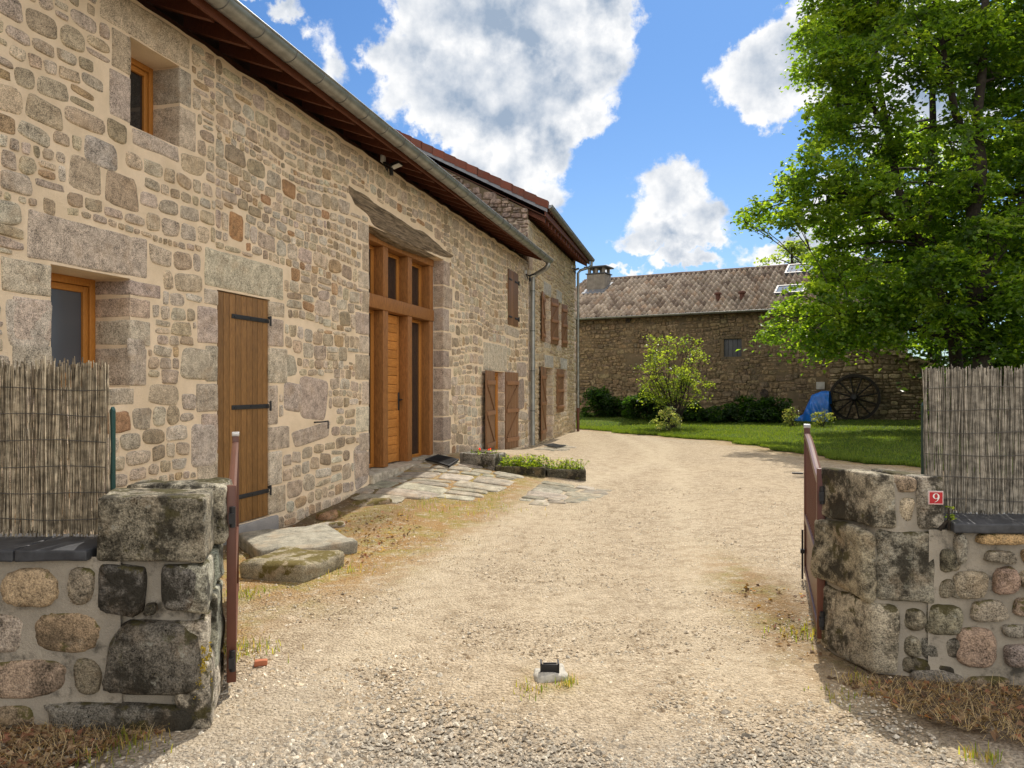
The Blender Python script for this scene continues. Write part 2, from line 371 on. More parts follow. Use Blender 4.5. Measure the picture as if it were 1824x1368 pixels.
class MB:
    """collects faces, each with a material and a colour, into ONE mesh"""
    def __init__(s): s.v = []; s.f = []; s.m = []; s.c = []; s.s = []; s.mats = []; s.chunks = []; s.n = 0
    def mid(s, m):
        if m not in s.mats: s.mats.append(m)
        return s.mats.index(m)
    def add(s, vs, fs, m, col=(1, 1, 1), smooth=False):
        vs = np.asarray(vs, np.float64); b = s.n; s.chunks.append(vs); s.n += len(vs); k = s.mid(m)
        for f in fs:
            s.f.append([b + i for i in f]); s.m.append(k); s.c.append(col); s.s.append(smooth)
    def quad(s, a, b, c, d, m, col=(1, 1, 1)): s.add([a, b, c, d], [(0, 1, 2, 3)], m, col)
    def box(s, x0, x1, y0, y1, z0, z1, m, col=(1, 1, 1), bev=0.0):
        if x1 < x0: x0, x1 = x1, x0
        if y1 < y0: y0, y1 = y1, y0
        if z1 < z0: z0, z1 = z1, z0
        if bev <= 0:
            v = [(x, y, z) for x in (x0, x1) for y in (y0, y1) for z in (z0, z1)]
            s.add(v, [(0, 1, 3, 2), (4, 6, 7, 5), (0, 4, 5, 1), (2, 3, 7, 6), (0, 2, 6, 4), (1, 5, 7, 3)], m, col); return
        s.rbox(x0, x1, y0, y1, z0, z1, m, col, bev, 0, 1)
    def rbox(s, x0, x1, y0, y1, z0, z1, m, col=(1, 1, 1), r=.02, amp=.0, n=5, freq=6.0, seed=0.0, amp2=None):
        """rounded box with noise; built as six grids pushed onto a rounded hull"""
        r = min(r, (x1 - x0) * .49, (y1 - y0) * .49, (z1 - z0) * .49)
        c = np.array([(x0 + x1) / 2, (y0 + y1) / 2, (z0 + z1) / 2]); h = np.array([(x1 - x0) / 2, (y1 - y0) / 2, (z1 - z0) / 2])
        def ticks(hh):
            inner = hh - r; k = max(1, n)
            a = list(np.linspace(-inner, inner, k + 1)); e = [-hh, -hh + r * .3]; return e + a + [hh - r * .3, hh]
        for ax in range(3):
            u, w = [(1, 2), (2, 0), (0, 1)][ax]
            tu = ticks(h[u]); tw = ticks(h[w])
            for sg in (-1, 1):
                vs = []
                for a in tu:
                    for b in tw:
                        p = np.zeros(3); p[ax] = sg * h[ax]; p[u] = a; p[w] = b
                        q = np.clip(p, -(h - r), h - r); d = p - q; L = np.linalg.norm(d)
                        if L > 1e-9: p = q + d / L * r
                        if amp:
                            P = Vector((p + c) * freq) + Vector((seed, seed * 1.7, -seed))
                            dd = mnoise.noise_vector(P); d2 = mnoise.noise_vector(P * 3.1)
                            p = p + np.array(dd) * amp + np.array(d2) * (amp * .35 if amp2 is None else amp2)
                        vs.append(p + c)
                nu, nw = len(tu), len(tw); fs = []
                for i in range(nu - 1):
                    for j in range(nw - 1):
                        f = (i * nw + j, (i + 1) * nw + j, (i + 1) * nw + j + 1, i * nw + j + 1)
                        fs.append(f if sg > 0 else f[::-1])
                s.add(vs, fs, m, col, smooth=True)
    def prism(s, poly, y0, y1, m, col=(1, 1, 1), axis='y'):
        """poly of (a,b) extruded; axis y: (x,z) outline; axis z: (x,y) outline; axis x: (y,z) outline"""
        n = len(poly)
        def P(a, b, t): return {'y': (a, t, b), 'z': (a, b, t), 'x': (t, a, b)}[axis]
        v = [P(a, b, y0) for a, b in poly] + [P(a, b, y1) for a, b in poly]
        fs = [tuple(range(n)), tuple(range(2 * n - 1, n - 1, -1))] + [(i, i + n, (i + 1) % n + n, (i + 1) % n) for i in range(n)]
        s.add(v, fs, m, col)
    def tube(s, pts, rad, m, col=(1, 1, 1), k=8, cap=True, smooth=True):
        pts = [Vector(p) for p in pts]
        if isinstance(rad, (int, float)): rad = [rad] * len(pts)
        vs = []; up = Vector((0, 0, 1)); prev = None
        for i, p in enumerate(pts):
            t = (pts[min(i + 1, len(pts) - 1)] - pts[max(i - 1, 0)]).normalized()
            if prev is None:
                a = t.orthogonal().normalized()
            else:
                a = (prev - t * prev.dot(t)); a = a.normalized() if a.length > 1e-6 else t.orthogonal().normalized()
            prev = a; b = t.cross(a)
            for j in range(k):
                th = 2 * math.pi * j / k; vs.append(tuple(p + (a * math.cos(th) + b * math.sin(th)) * rad[i]))
        fs = []
        for i in range(len(pts) - 1):
            for j in range(k):
                fs.append((i * k + j, i * k + (j + 1) % k, (i + 1) * k + (j + 1) % k, (i + 1) * k + j))
        s.add(vs, fs, m, col, smooth)
        if cap:
            s.add(vs[:k], [tuple(range(k - 1, -1, -1))], m, col); s.add(vs[-k:], [tuple(range(k))], m, col)
    def npadd(s, V, Q, m, col, smooth=True):
        """bulk add: V (n,3), Q (k,4|3) , col (k,3)"""
        b = s.n; s.chunks.append(np.asarray(V)); s.n += len(V); k = s.mid(m)
        s.f.extend((np.asarray(Q) + b).tolist()); s.m.extend([k] * len(Q)); s.c.extend(np.asarray(col).tolist() if np.ndim(col) == 2 else [col] * len(Q)); s.s.extend([smooth] * len(Q))
    def build(s, name, parent=None, **kw):
        V = np.concatenate(s.chunks) if s.chunks else np.zeros((0, 3))
        me = bpy.data.meshes.new(name); me.from_pydata(V.tolist(), [], s.f)
        for mt in s.mats: me.materials.append(MATS[mt])
        me.polygons.foreach_set('material_index', np.asarray(s.m, np.int32)); me.polygons.foreach_set('use_smooth', np.asarray(s.s, bool))
        a = me.attributes.new('Col', 'FLOAT_COLOR', 'FACE'); c = np.ones((len(s.f), 4), np.float32); c[:, :3] = np.asarray(s.c, np.float32)
        a.data.foreach_set('color', c.ravel()); me.update()
        o = bpy.data.objects.new(name, me); return link(o, parent, **kw)

class Frame:
    """a facade: local x along it, local y into the building, z up"""
    def __init__(s, ox, oy, dx, dy):
        L = math.hypot(dx, dy); s.o = (ox, oy); s.u = (dx / L, dy / L); s.rz = math.atan2(dy, dx); s.i = (-s.u[1], s.u[0])
    def X(s, px, r=0.0):
        q = (px - CXI) / FX; ox = s.o[0] + s.i[0] * r; oy = s.o[1] + s.i[1] * r
        return (q * oy - ox) / (s.u[0] - q * s.u[1])
    def P(s, px, py, r=0.0):
        x = s.X(px, r); Y = s.o[1] + s.u[1] * x + s.i[1] * r
        return x, EYE - (py - HOR) / FX * Y
    def world(s, x, y=0.0, z=0.0):
        return (s.o[0] + s.u[0] * x + s.i[0] * y, s.o[1] + s.u[1] * x + s.i[1] * y, z)

# ---------------- rubble stonework
def pack(x0, x1, z0, z1, excl, hr=(.09, .19), asp=(.8, 2.2), joint=.03, seed=1, warp=.05, split=.25, keep=None, big=0.0):
    r = random.Random(seed); out = []; z = z0
    def wz(x, zz): return warp * (math.sin(x * 1.3 + zz * 2.1 + seed) + .6 * math.sin(x * 3.1 - zz * 1.7 + seed * 2)) if warp else 0
    def put(cx, cz, hw, hh):
        cz += wz(cx, cz)
        a, b, c, d = cx - hw, cx + hw, cz - hh, cz + hh
        for _ in range(2):
            for (ex0, ex1, ez0, ez1) in excl:
                if b > ex0 and a < ex1 and d > ez0 and c < ez1:
                    opts = [(b - ex0, 'b'), (ex1 - a, 'a'), (d - ez0, 'd'), (ez1 - c, 'c')]; k = min(opts)[1]
                    if k == 'b': b = ex0
                    elif k == 'a': a = ex1
                    elif k == 'd': d = ez0
                    else: c = ez1
        a = max(a, x0); b = min(b, x1); c = max(c, z0); d = min(d, z1)
        w, h = b - a - joint * r.uniform(.7, 1.25), d - c - joint * r.uniform(.7, 1.25)
        if w < .035 or h < .03 or w / max(h, .01) < .28: return
        if keep and not keep((a + b) / 2, (c + d) / 2, w, h): return
        out.append(((a + b) / 2, (c + d) / 2, w / 2, h / 2))
    while z < z1:
        h = r.uniform(*hr)
        if r.random() < .2: h *= .62
        x = x0 - r.random() * .2
        while x < x1:
            w = h * r.uniform(*asp); w = max(w, .07)
            t = r.random()
            if t < split and h > .11:
                k = r.uniform(.38, .62)
                put(x + w / 2, z + h * k / 2, w / 2, h * k / 2); put(x + w / 2, z + h * (1 + k) / 2, w / 2, h * (1 - k) / 2)
            elif t < split * 1.6 and w > h * 1.5:
                k = r.uniform(.35, .65)
                put(x + w * k / 2, z + h / 2, w * k / 2, h / 2); put(x + w * (1 + k) / 2, z + h / 2, w * (1 - k) / 2, h / 2)
            else: put(x + w / 2, z + h / 2, w / 2, h / 2)
            x += w
        z += h
    return out

PAL_WALL = [((.45, .36, .255), 4), ((.43, .36, .275), 4), ((.48, .395, .28), 3), ((.345, .275, .19), 2.5), ((.40, .285, .17), .9), ((.49, .435, .345), 2), ((.45, .37, .29), 3), ((.36, .22, .12), .25)]
PAL_FAR = [((.42, .335, .22), 4), ((.38, .31, .215), 3), ((.44, .36, .25), 3), ((.33, .26, .175), 2)]
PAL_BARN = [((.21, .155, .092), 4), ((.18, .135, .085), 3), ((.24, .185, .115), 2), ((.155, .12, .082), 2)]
PAL_FRONT = [((.40, .30, .20), 3), ((.42, .28, .195), 2), ((.38, .32, .24), 2), ((.34, .23, .17), 1), ((.46, .35, .22), 1)]
def pick(pal, r):
    t = r.random() * sum(w for _, w in pal)
    for c, w in pal:
        t -= w
        if t <= 0: break
    k = r.uniform(.85, 1.15)
    return tuple(x * k * r.uniform(.97, 1.03) for x in c)

def stones(mb, rects, mat, pal, depth=.014, seed=1, M=20, rough=.07, plane='xz', y=0.0, p=(2.6, 6.0), colf=None):
    """bulged irregular stones standing a little proud of a wall plane at y (outward = -y)"""
    r = random.Random(seed); nr = np.random.default_rng(seed); n = len(rects)
    if not n: return
    A = np.array(rects); th = np.linspace(0, 2 * np.pi, M, endpoint=False)
    th = th[None, :] + nr.uniform(-.5, .5, (n, 1)) * .3
    pp = nr.uniform(p[0], p[1], (n, 1)); hw = A[:, 2:3]; hh = A[:, 3:4]
    ct, st = np.cos(th), np.sin(th)
    # parametric superellipse, so that the corners are sampled well
    X = np.sign(ct) * np.abs(ct) ** (2 / pp) * hw; Z = np.sign(st) * np.abs(st) ** (2 / pp) * hh
    # smooth random outline
    nz = np.zeros_like(th)
    for k, a in ((2, 1.0), (3, .9), (4, .55), (5, .5), (7, .4), (9, .3)):
        nz += a * nr.uniform(-1, 1, (n, 1)) * np.cos(k * th + nr.uniform(0, 6.28, (n, 1)))
    nz += nr.uniform(-.45, .45, th.shape)
    sc = 1 + rough * nz * .8
    sc = np.minimum(sc, 1.10)
    sk = nr.uniform(-.10, .10, (n, 1)); tp = nr.uniform(-.12, .12, (n, 1)); rot = nr.normal(0, .05, (n, 1))
    X = X * sc * (1 + tp * Z / hh); Z = Z * sc + sk * X * np.minimum(1, hh / hw)
    X, Z = X * np.cos(rot) - Z * np.sin(rot), X * np.sin(rot) + Z * np.cos(rot)
    D = nr.uniform(.5, 1.25, (n, 1)) * depth
    rings = []
    for s_, d_, jit in ((1.0, -.35, 0), (.965, .45, .10), (.86, .95, .10), (.62, 1.0, .08), (.3, 1.04, .05)):
        mn = np.minimum(hw, hh); ins = (1 - s_) * 1.0
        xs = X * s_; zs = Z * s_
        ys = y - D * (d_ + nr.uniform(-1, 1, X.shape) * jit)
        rings.append(np.stack([A[:, 0:1] + xs, ys, A[:, 1:2] + zs], -1))
    cen = np.stack([A[:, 0], y - D[:, 0] * 1.05, A[:, 1]], -1)[:, None, :]
    V = np.concatenate(rings + [cen], 1); per = 5 * M + 1
    base = (np.arange(n) * per)[:, None, None]; j = np.arange(M); jn = (j + 1) % M
    Q = np.concatenate([np.stack([k * M + j, k * M + jn, (k + 1) * M + jn, (k + 1) * M + j], -1) for k in range(4)], 0)[None] + base
    T = np.stack([4 * M + j, 4 * M + jn, np.full(M, 5 * M)], -1)[None] + base
    cols = np.array([colf(*rc) if colf else pick(pal, r) for rc in rects])
    V = V.reshape(-1, 3)
    if plane == 'yz': V = V[:, [1, 0, 2]]
    nq = Q.shape[1]; nt_ = T.shape[1]
    Vv = V; b0 = mb.n
    mb.npadd(Vv, Q.reshape(-1, 4), mat, np.repeat(cols, nq, 0), True)
    mb.n -= len(Vv); mb.chunks.pop()
    mb.npadd(Vv, T.reshape(-1, 3), mat, np.repeat(cols, nt_, 0), True)

def wall_sheet(mb, x0, x1, z0, z1, holes, mat, y=0.0, step=.25, amp=.004, top=None, reveal=None, revealmat=None):
    """mortar plane with rectangular openings, cut on a grid that follows the openings' edges"""
    xs = set(np.linspace(x0, x1, max(2, int((x1 - x0) / step) + 1)).tolist()); zs = set(np.linspace(z0, z1, max(2, int((z1 - z0) / step) + 1)).tolist())
    for (a, b, c, d) in holes: xs.update((a, b)); zs.update((c, d))
    xs = sorted(x for x in xs if x0 - 1e-6 <= x <= x1 + 1e-6); zs = sorted(z for z in zs if z0 - 1e-6 <= z <= z1 + 1e-6)
    idx = {}; vs = []
    def vid(i, j):
        if (i, j) not in idx:
            x, z = xs[i], zs[j]; d = mnoise.noise(Vector((x * 1.6, z * 1.6, 3.3))) * amp
            zz = z if top is None or j < len(zs) - 1 else top(x)
            idx[(i, j)] = len(vs); vs.append((x, y + d, zz))
        return idx[(i, j)]
    fs = []
    for i in range(len(xs) - 1):
        for j in range(len(zs) - 1):
            cx = (xs[i] + xs[i + 1]) / 2; cz = (zs[j] + zs[j + 1]) / 2
            if any(a < cx < b and c < cz < d for a, b, c, d in holes): continue
            fs.append((vid(i, j), vid(i + 1, j), vid(i + 1, j + 1), vid(i, j + 1)))
    mb.add(vs, fs, mat, smooth=True)
    if reveal:
        for (a, b, c, d), rd in zip(holes, reveal):
            rm = revealmat or mat; e = y + .004; k = y + rd
            mb.quad((a, e, c), (a, k, c), (a, k, d), (a, e, d), rm); mb.quad((b, e, c), (b, e, d), (b, k, d), (b, k, c), rm)
            mb.quad((a, e, d), (b, e, d), (b, k, d), (a, k, d), rm); mb.quad((a, e, c), (a, k, c), (b, k, c), (b, e, c), rm)

def jambs(mb, hole, rd, mat, seed, sides='LR', hs=(.24, .42), ws=(.20, .42), pal=None, excl=None, z0=None, z1=None, proud=.006):
    """dressed corner stones up both sides of an opening, wrapping round into the reveal"""
    r = random.Random(seed); a, b, c, d = hole; out = []
    z0 = c if z0 is None else z0; z1 = d if z1 is None else z1
    for sd in sides:
        z = z0; k = r.random() < .5
        while z < z1 - .02:
            h = min(r.uniform(*hs), z1 - z)
            if z1 - z - h < .12: h = z1 - z
            w = r.uniform(ws[0], (ws[0] + ws[1]) / 2) if k else r.uniform((ws[0] + ws[1]) / 2, ws[1]); k = not k
            cc = pick(pal or PAL_DRESS, r); g = .010
            if sd == 'R': x0, x1 = b - proud, b + w
            else: x0, x1 = a - w, a + proud
            mb.rbox(x0, x1, -proud - r.uniform(0, .006), rd - .01, z + g, z + h - g, mat, cc, r=.018, amp=.007, n=5, freq=5, seed=seed + z * 3)
            out.append((x0 - .012, x1 + .012, z - .004, z + h + .004)); z += h
    return out
PAL_DRESS = [((.47, .385, .30), 3), ((.45, .375, .30), 2), ((.51, .425, .325), 2), ((.42, .335, .25), 1), ((.46, .39, .31), 2)]

def dressed(mb, x0, x1, z0, z1, mat, seed, y=-.008, dep=.1, col=None, pal=None):
    r = random.Random(seed)
    mb.rbox(x0, x1, y, y + dep, z0, z1, mat, col or pick(pal or PAL_DRESS, r), r=.02, amp=.010, n=7, freq=4, seed=seed)
    return (x0 - .012, x1 + .012, z0 - .012, z1 + .012)

# ---------------- canal tile roofs
def tile_roof(mb, x0, x1, y0, z0, run, rise, colw=.2, course=.34, amp=.045, pal=None, mat='canal_tile', seed=3, k=8, jit=1.0, step=.03):
    """x along the eave, slope rising from (y0,z0) over run by rise; real stepped barrel tiles"""
    nr = np.random.default_rng(seed); L = math.hypot(run, rise); ty, tz = run / L, rise / L; ny, nz_ = -tz, ty
    nc = int(round((x1 - x0) / colw)); cw = (x1 - x0) / nc; ns = int(math.ceil(L / course))
    ph = np.arange(k * nc + 1); xs = x0 + ph * cw / k
    prof = amp * np.cos(2 * np.pi * ph / k); prof = np.where(prof < 0, prof * .7, prof)
    ci = np.minimum(((ph + k // 2) // k), nc)   # cover tile index
    palA = np.array([p for p, _ in pal]); pw = np.array([w for _, w in pal], float); pw /= pw.sum()
    for j in range(ns):
        a = j * course; b = min((j + 1) * course + .03, L)
        dj = nr.normal(0, .010 * jit, nc + 1)[ci]; hj = nr.normal(0, .006 * jit, nc + 1)[ci]
        lo = a - .01 + dj; lift = step + hj
        def row(s_, h_): return np.stack([xs, y0 + ty * s_ + ny * h_, z0 + tz * s_ + nz_ * h_], -1)
        r0 = row(lo, prof + lift - step - .004); r1 = row(lo, prof + lift); r2 = row(np.full_like(xs, b), prof + .004)
        V = np.concatenate([r0, r1, r2]); n = len(xs); i = np.arange(n - 1)
        Q = np.concatenate([np.stack([i, i + 1, n + i + 1, n + i], -1), np.stack([n + i, n + i + 1, 2 * n + i + 1, 2 * n + i], -1)])
        tc_ = palA[nr.choice(len(palA), nc + 1, p=pw)] * nr.uniform(.75, 1.2, (nc + 1, 1))
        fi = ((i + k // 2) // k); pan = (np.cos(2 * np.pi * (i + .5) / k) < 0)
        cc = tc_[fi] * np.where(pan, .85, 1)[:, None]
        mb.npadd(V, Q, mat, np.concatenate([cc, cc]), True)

# ---------------- leaves
def leaf_mesh(name, C, N, size, cols, mat='leaf', parent=None, fold=.25, wid=.75, seed=5, **kw):
    """one folded four-point leaf per centre; C centres, N rough normals"""
    nr = np.random.default_rng(seed); n = len(C)
    N = N / (np.linalg.norm(N, axis=1, keepdims=True) + 1e-9)
    T = nr.normal(size=(n, 3)); T -= (T * N).sum(1, keepdims=True) * N; T /= (np.linalg.norm(T, axis=1, keepdims=True) + 1e-9)
    B = np.cross(N, T); s = size[:, None]
    p0 = C - T * s * .5; p2 = C + T * s * .5 - N * s * .12
    p1 = C + B * s * .5 * wid + N * s * fold * .5 - T * s * .05; p3 = C - B * s * .5 * wid + N * s * fold * .5 - T * s * .05
    V = np.stack([p0, p1, p2, p3], 1).reshape(-1, 3); b = np.arange(n)[:, None] * 4
    F = np.concatenate([np.array([[0, 1, 2]]) + b, np.array([[0, 2, 3]]) + b], 1).reshape(-1, 3)
    me = mesh_np(name, V, F, [mat], col=np.repeat(cols, 2, 0))
    o = bpy.data.objects.new(name, me); return link(o, parent, **kw)

def clump_leaves(clumps, per, spray_r=.34, flat=.28, seed=1, size=(.09, .14), pal=None, leaves=34, tilt=.45, fill=.62):
    """clumps: (x,y,z,r). Leaves come in tilted sprays spread over each clump's volume, thinner in the middle"""
    nr = np.random.default_rng(seed); Cs = []; Ns = []; Ks = []; Sz = []
    pal = np.array(pal)
    for (x, y, z, r) in clumps:
        ns = max(3, int(per * r * r))
        d = nr.normal(size=(ns, 3)); d /= np.linalg.norm(d, axis=1, keepdims=True)
        rad = r * nr.uniform(0.15, 1, (ns, 1)) ** .5 * nr.uniform(.85, 1.12, (ns, 1)); c = np.array([x, y, z]) + d * rad * np.array([1, 1, .82])
        out = d * np.array([1, 1, .6]) * tilt + np.array([0, 0, 1.0]) + nr.normal(0, .22, (ns, 3)); out /= np.linalg.norm(out, axis=1, keepdims=True)
        base = pal[nr.integers(0, len(pal), ns)] * nr.uniform(.75, 1.25, (ns, 1))
        for i in range(ns):
            m = int(leaves * nr.uniform(.6, 1.3)); sr = spray_r * nr.uniform(.6, 1.25)
            q = nr.normal(size=(m, 3)) * sr * .5; nrm = out[i]
            q -= (q @ nrm)[:, None] * nrm * (1 - flat)
            q[:, 2] -= (np.linalg.norm(q, axis=1) ** 2) * .35 / sr
            Cs.append(c[i] + q); Ns.append(nrm + nr.normal(0, .42, (m, 3))); Ks.append(base[i] * nr.uniform(.8, 1.2, (m, 1))); Sz.append(nr.uniform(size[0], size[1], m))
    return np.concatenate(Cs), np.concatenate(Ns), np.concatenate(Sz), np.concatenate(Ks)

# ------------------------------------------------------------------ terrain
H1 = Frame(-4.69, 0.0, .265, 1.0)          # long barn house facade
H2 = Frame(.406, 19.2, .247, 1.0)          # taller house behind it
BN = Frame(2.83, 34.0, .872, -.49)         # tiled barn across the yard
LAWN_Y = [0, 5, 10, 14, 14.5, 17.1, 21.2, 24, 26.5, 28.4, 29.2, 32, 60]
LAWN_X = [14, 12, 10, 7.7, 7.3, 6.5, 6.0, 4.2, 3.0, 2.0, -3, -9, -30]
def lawn_edge(Y): return np.interp(Y, LAWN_Y, LAWN_X) + .14 * np.sin(Y * 2.7) + .08 * np.sin(Y * 6.1 + 1) + .05 * np.sin(Y * 17.3) + .03 * np.sin(Y * 31.0)
def gh(X, Y):
    X = np.asarray(X, float); Y = np.asarray(Y, float)
    n = (X + 4.69) * .9666 - Y * .2561
    m_ = np.interp(Y, [8.6, 9.6, 10.6, 12.0, 13.6, 15.2, 17.5, 19.5], [0, .08, .20, .31, .34, .28, .08, 0])
    z = m_ * np.exp(-(np.maximum(n - .3, 0) / 1.9) ** 2)
    d = np.maximum(X - lawn_edge(Y), 0); z = z + np.minimum(.028 * d, .38) * np.clip((Y - 8) / 6, 0, 1)
    return z + .012 * np.sin(X * 1.9 + Y * .7) * np.sin(Y * 1.3)
def gpt(px, py):
    """the spot of the yard that a pixel of the photograph shows"""
    Y = 8.0
    for _ in range(60):
        X = (px - CXI) / FX * Y; Yn = (EYE - float(gh(X, Y))) * FX / (py - HOR); Y = .5 * Y + .5 * Yn
    return (px - CXI) / FX * Y, Y, float(gh((px - CXI) / FX * Y, Y))
def in_poly(px, py, poly):
    c = np.zeros(np.shape(px), bool); n = len(poly)
    for i in range(n):
        x1, y1 = poly[i]; x2, y2 = poly[(i + 1) % n]
        k = ((y1 > py) != (y2 > py)) & (px < (x2 - x1) * (py - y1) / ((y2 - y1) + 1e-12) + x1); c ^= k
    return c
def sm(x, a, b): t = np.clip((x - a) / (b - a), 0, 1); return t * t * (3 - 2 * t)

def make_ground():
    xs = np.concatenate([[-400, -150, -60, -30, -15, -8], np.arange(-5.5, 10, .10), [10.5, 11, 12, 14, 17, 20, 26, 40, 80, 200, 400]])
    ys = np.concatenate([[-300, -100, -30, -10, -3, 0, 1.5], np.arange(2.4, 12, .08), np.arange(12, 32, .16), [33, 35, 38, 42, 50, 70, 120, 250, 600]])
    XX, YY = np.meshgrid(xs, ys, indexing='ij'); Z = gh(XX, YY)
    near = (YY > 2.3) & (YY < 16) & (np.abs(XX) < 8)
    bump = np.zeros_like(Z)
    for i, j in zip(*np.nonzero(near)): bump[i, j] = mnoise.noise(Vector((XX[i, j] * 1.4, YY[i, j] * 1.4, 0))) * .018 + mnoise.noise(Vector((XX[i, j] * 6, YY[i, j] * 6, 5))) * .006
    Z = Z + bump
    n = (XX + 4.69) * .9666 - YY * .2561
    # moss and straw: along the wall and the foot of the slabs, by the gate stop, beside the right gate
    R_ = 1.0 * (1 - sm(n, 1.5, 2.5)) * sm(YY, 4.2, 6.5) * (1 - sm(YY, 12.0, 14.5)) * .95
    R_ = np.maximum(R_, np.exp(-(((XX + 1.75) / .25) ** 2 + ((YY - 4.6) / .5) ** 2)) * .8)
    R_ = np.maximum(R_, np.exp(-(((XX + .9) / .55) ** 2 + ((YY - 9.2) / 1.0) ** 2)) * 1.0)
    R_ = np.maximum(R_, np.exp(-(((XX - .2) / .16) ** 2 + ((YY - 3.9) / .16) ** 2)) * .7)
    R_ = np.maximum(R_, np.exp(-(((XX - 1.75) / .28) ** 2 + ((YY - 5.3) / 1.5) ** 2)) * .75)
    R_ = np.maximum(R_, np.exp(-((XX - lawn_edge(YY)) / .5) ** 2) * .55)
    G_ = (1 - sm(YY + .2 * np.sin(XX * 1.3) - .12 * XX, 3.0, 3.7)) * .48
    G_ = np.maximum(G_, .30 * np.exp(-(((XX + 1.1) / .5) ** 2 + ((YY - 3.7) / .6) ** 2)))
    B_ = np.zeros_like(Z)
    B_ = np.maximum(B_, sm(XX, 1.55, 1.95) * (1 - sm(YY - .25 * (XX - 1.8), 4.1, 4.5)) * sm(YY + .33 * (XX - 1.6), 3.25, 3.55))
    B_ = np.maximum(B_, (1 - sm(XX, -1.75, -1.45)) * (1 - sm(YY, 3.5, 3.8)))
    B_ = np.maximum(B_, (1 - sm(n, .15, .55)) * .85 * sm(YY, 5, 6) * (1 - sm(YY, 10.5, 11.5)))
    B_ = np.maximum(B_, np.exp(-(((XX - 1.85) / .25) ** 2 + ((YY - 4.9) / 1.0) ** 2)) * .55)
    B_ = np.maximum(B_, np.exp(-((n - .75) / .35) ** 2 - ((YY - 8.6) / 1.0) ** 2) * .6)
    # wheel tracks that swing in from the gate towards the lawn corner
    T_ = np.zeros_like(Z)
    for ys_, xs_, w_ in (([2.5, 4.7, 7.6, 10.8, 13.7, 16.4, 20], [-.95, -.79, -.34, .69, 2.1, 3.2, 4.0], .26), ([2.5, 4.7, 7.6, 10.8, 13.7, 17.1, 20], [.9, 1.15, 1.75, 2.3, 3.0, 3.1, 3.3], .22), ([2.5, 4.7, 7.6, 10.8, 14, 20, 26], [.2, .35, .5, .9, 1.6, 2.2, 2.2], .30)):
        T_ = np.maximum(T_, np.exp(-((XX - np.interp(YY, ys_, xs_)) / w_) ** 2) * (.85 if w_ < .3 else .5))
    T_ *= sm(YY, 3.2, 4.4)
    V = np.stack([XX, YY, Z], -1).reshape(-1, 3); nx, ny = XX.shape
    i, j = np.meshgrid(np.arange(nx - 1), np.arange(ny - 1), indexing='ij'); a = (i * ny + j).ravel()
    F = np.stack([a, a + ny, a + ny + 1, a + 1], -1)
    me = mesh_np('gravel_yard', V, F, ['gravel'], smooth=True)
    at = me.attributes.new('Mask', 'FLOAT_COLOR', 'POINT')
    at.data.foreach_set('color', np.stack([R_.ravel(), G_.ravel(), B_.ravel(), T_.ravel()], -1).astype(np.float32).ravel())
    link(bpy.data.objects.new('gravel_yard', me), kind='structure')
    # lawn: a sheet with a soft raised lip following its own edge
    ys2 = np.concatenate([np.arange(8, 34, .2), [36, 40, 50, 80]]); ds = np.concatenate([[0, .05, .12, .25, .5], np.arange(.8, 22, .5), [30, 60, 150]])
    YY, DD = np.meshgrid(ys2, ds, indexing='ij'); XX = lawn_edge(YY) + DD
    Z = gh(XX, YY) + .035 * sm(DD, -.02, .25) - .006 * (DD == 0) + .012 * np.sin(XX * 3.1) * np.sin(YY * 2.3) * (DD > .3)
    V = np.stack([XX, YY, Z], -1).reshape(-1, 3); nx, ny = XX.shape
    i, j = np.meshgrid(np.arange(nx - 1), np.arange(ny - 1), indexing='ij'); a = (i * ny + j).ravel()
    me = mesh_np('lawn', V, np.stack([a, a + 1, a + ny + 1, a + ny], -1), ['lawn_green'], smooth=True)
    link(bpy.data.objects.new('lawn', me), kind='structure')
make_ground()

# ------------------------------------------------------------------ the long stone barn house
T_H1 = 4.70
house = empty('barn_house', H1.world(0), H1.rz, 'long low house of granite rubble with pale joints, oak lintel and glazed timber entrance', 'house')
W_LOW = (5.61, 6.37, 1.50, 2.37); W_UP = (6.37, 6.96, 3.60, 4.31); DOOR = (7.485, 8.36, .15, 2.42)
ENT = (10.755, 13.70, .30, 3.70); DR3 = (16.75, 17.63, .10, 1.84)
w = MB(); holes = [W_LOW, W_UP, DOOR, ENT, DR3]
def top1(x): return 4.63 + .035 * mnoise.noise(Vector((x * 3, 0, 0))) + .02 * mnoise.noise(Vector((x * 9, 3, 0)))
wall_sheet(w, -3, 19.86, -.3, 4.63, holes, 'lime_mortar', top=top1, reveal=[.40, .34, .10, .45, .22], amp=.006)
# hidden sides of the house
w.box(-3, -2.98, .01, 8, -.3, 4.5, 'earth_mortar'); w.box(-3, 19.86, 7.98, 8.0, -.3, 4.5, 'earth_mortar')
ex = []
G = 'granite_wall'; PX = H1.P
def dpx(a, b, c, d, seed, col=None, mb=w, fr=H1):
    """dressed block from its corners in the photograph, measured on the facade plane"""
    x0, z1 = fr.P(a, b); x1, _ = fr.P(c, b); xm, z1b = fr.P((a + c) / 2, b); _, z0 = fr.P((a + c) / 2, d)
    return (x0, x1, z0, z1b)
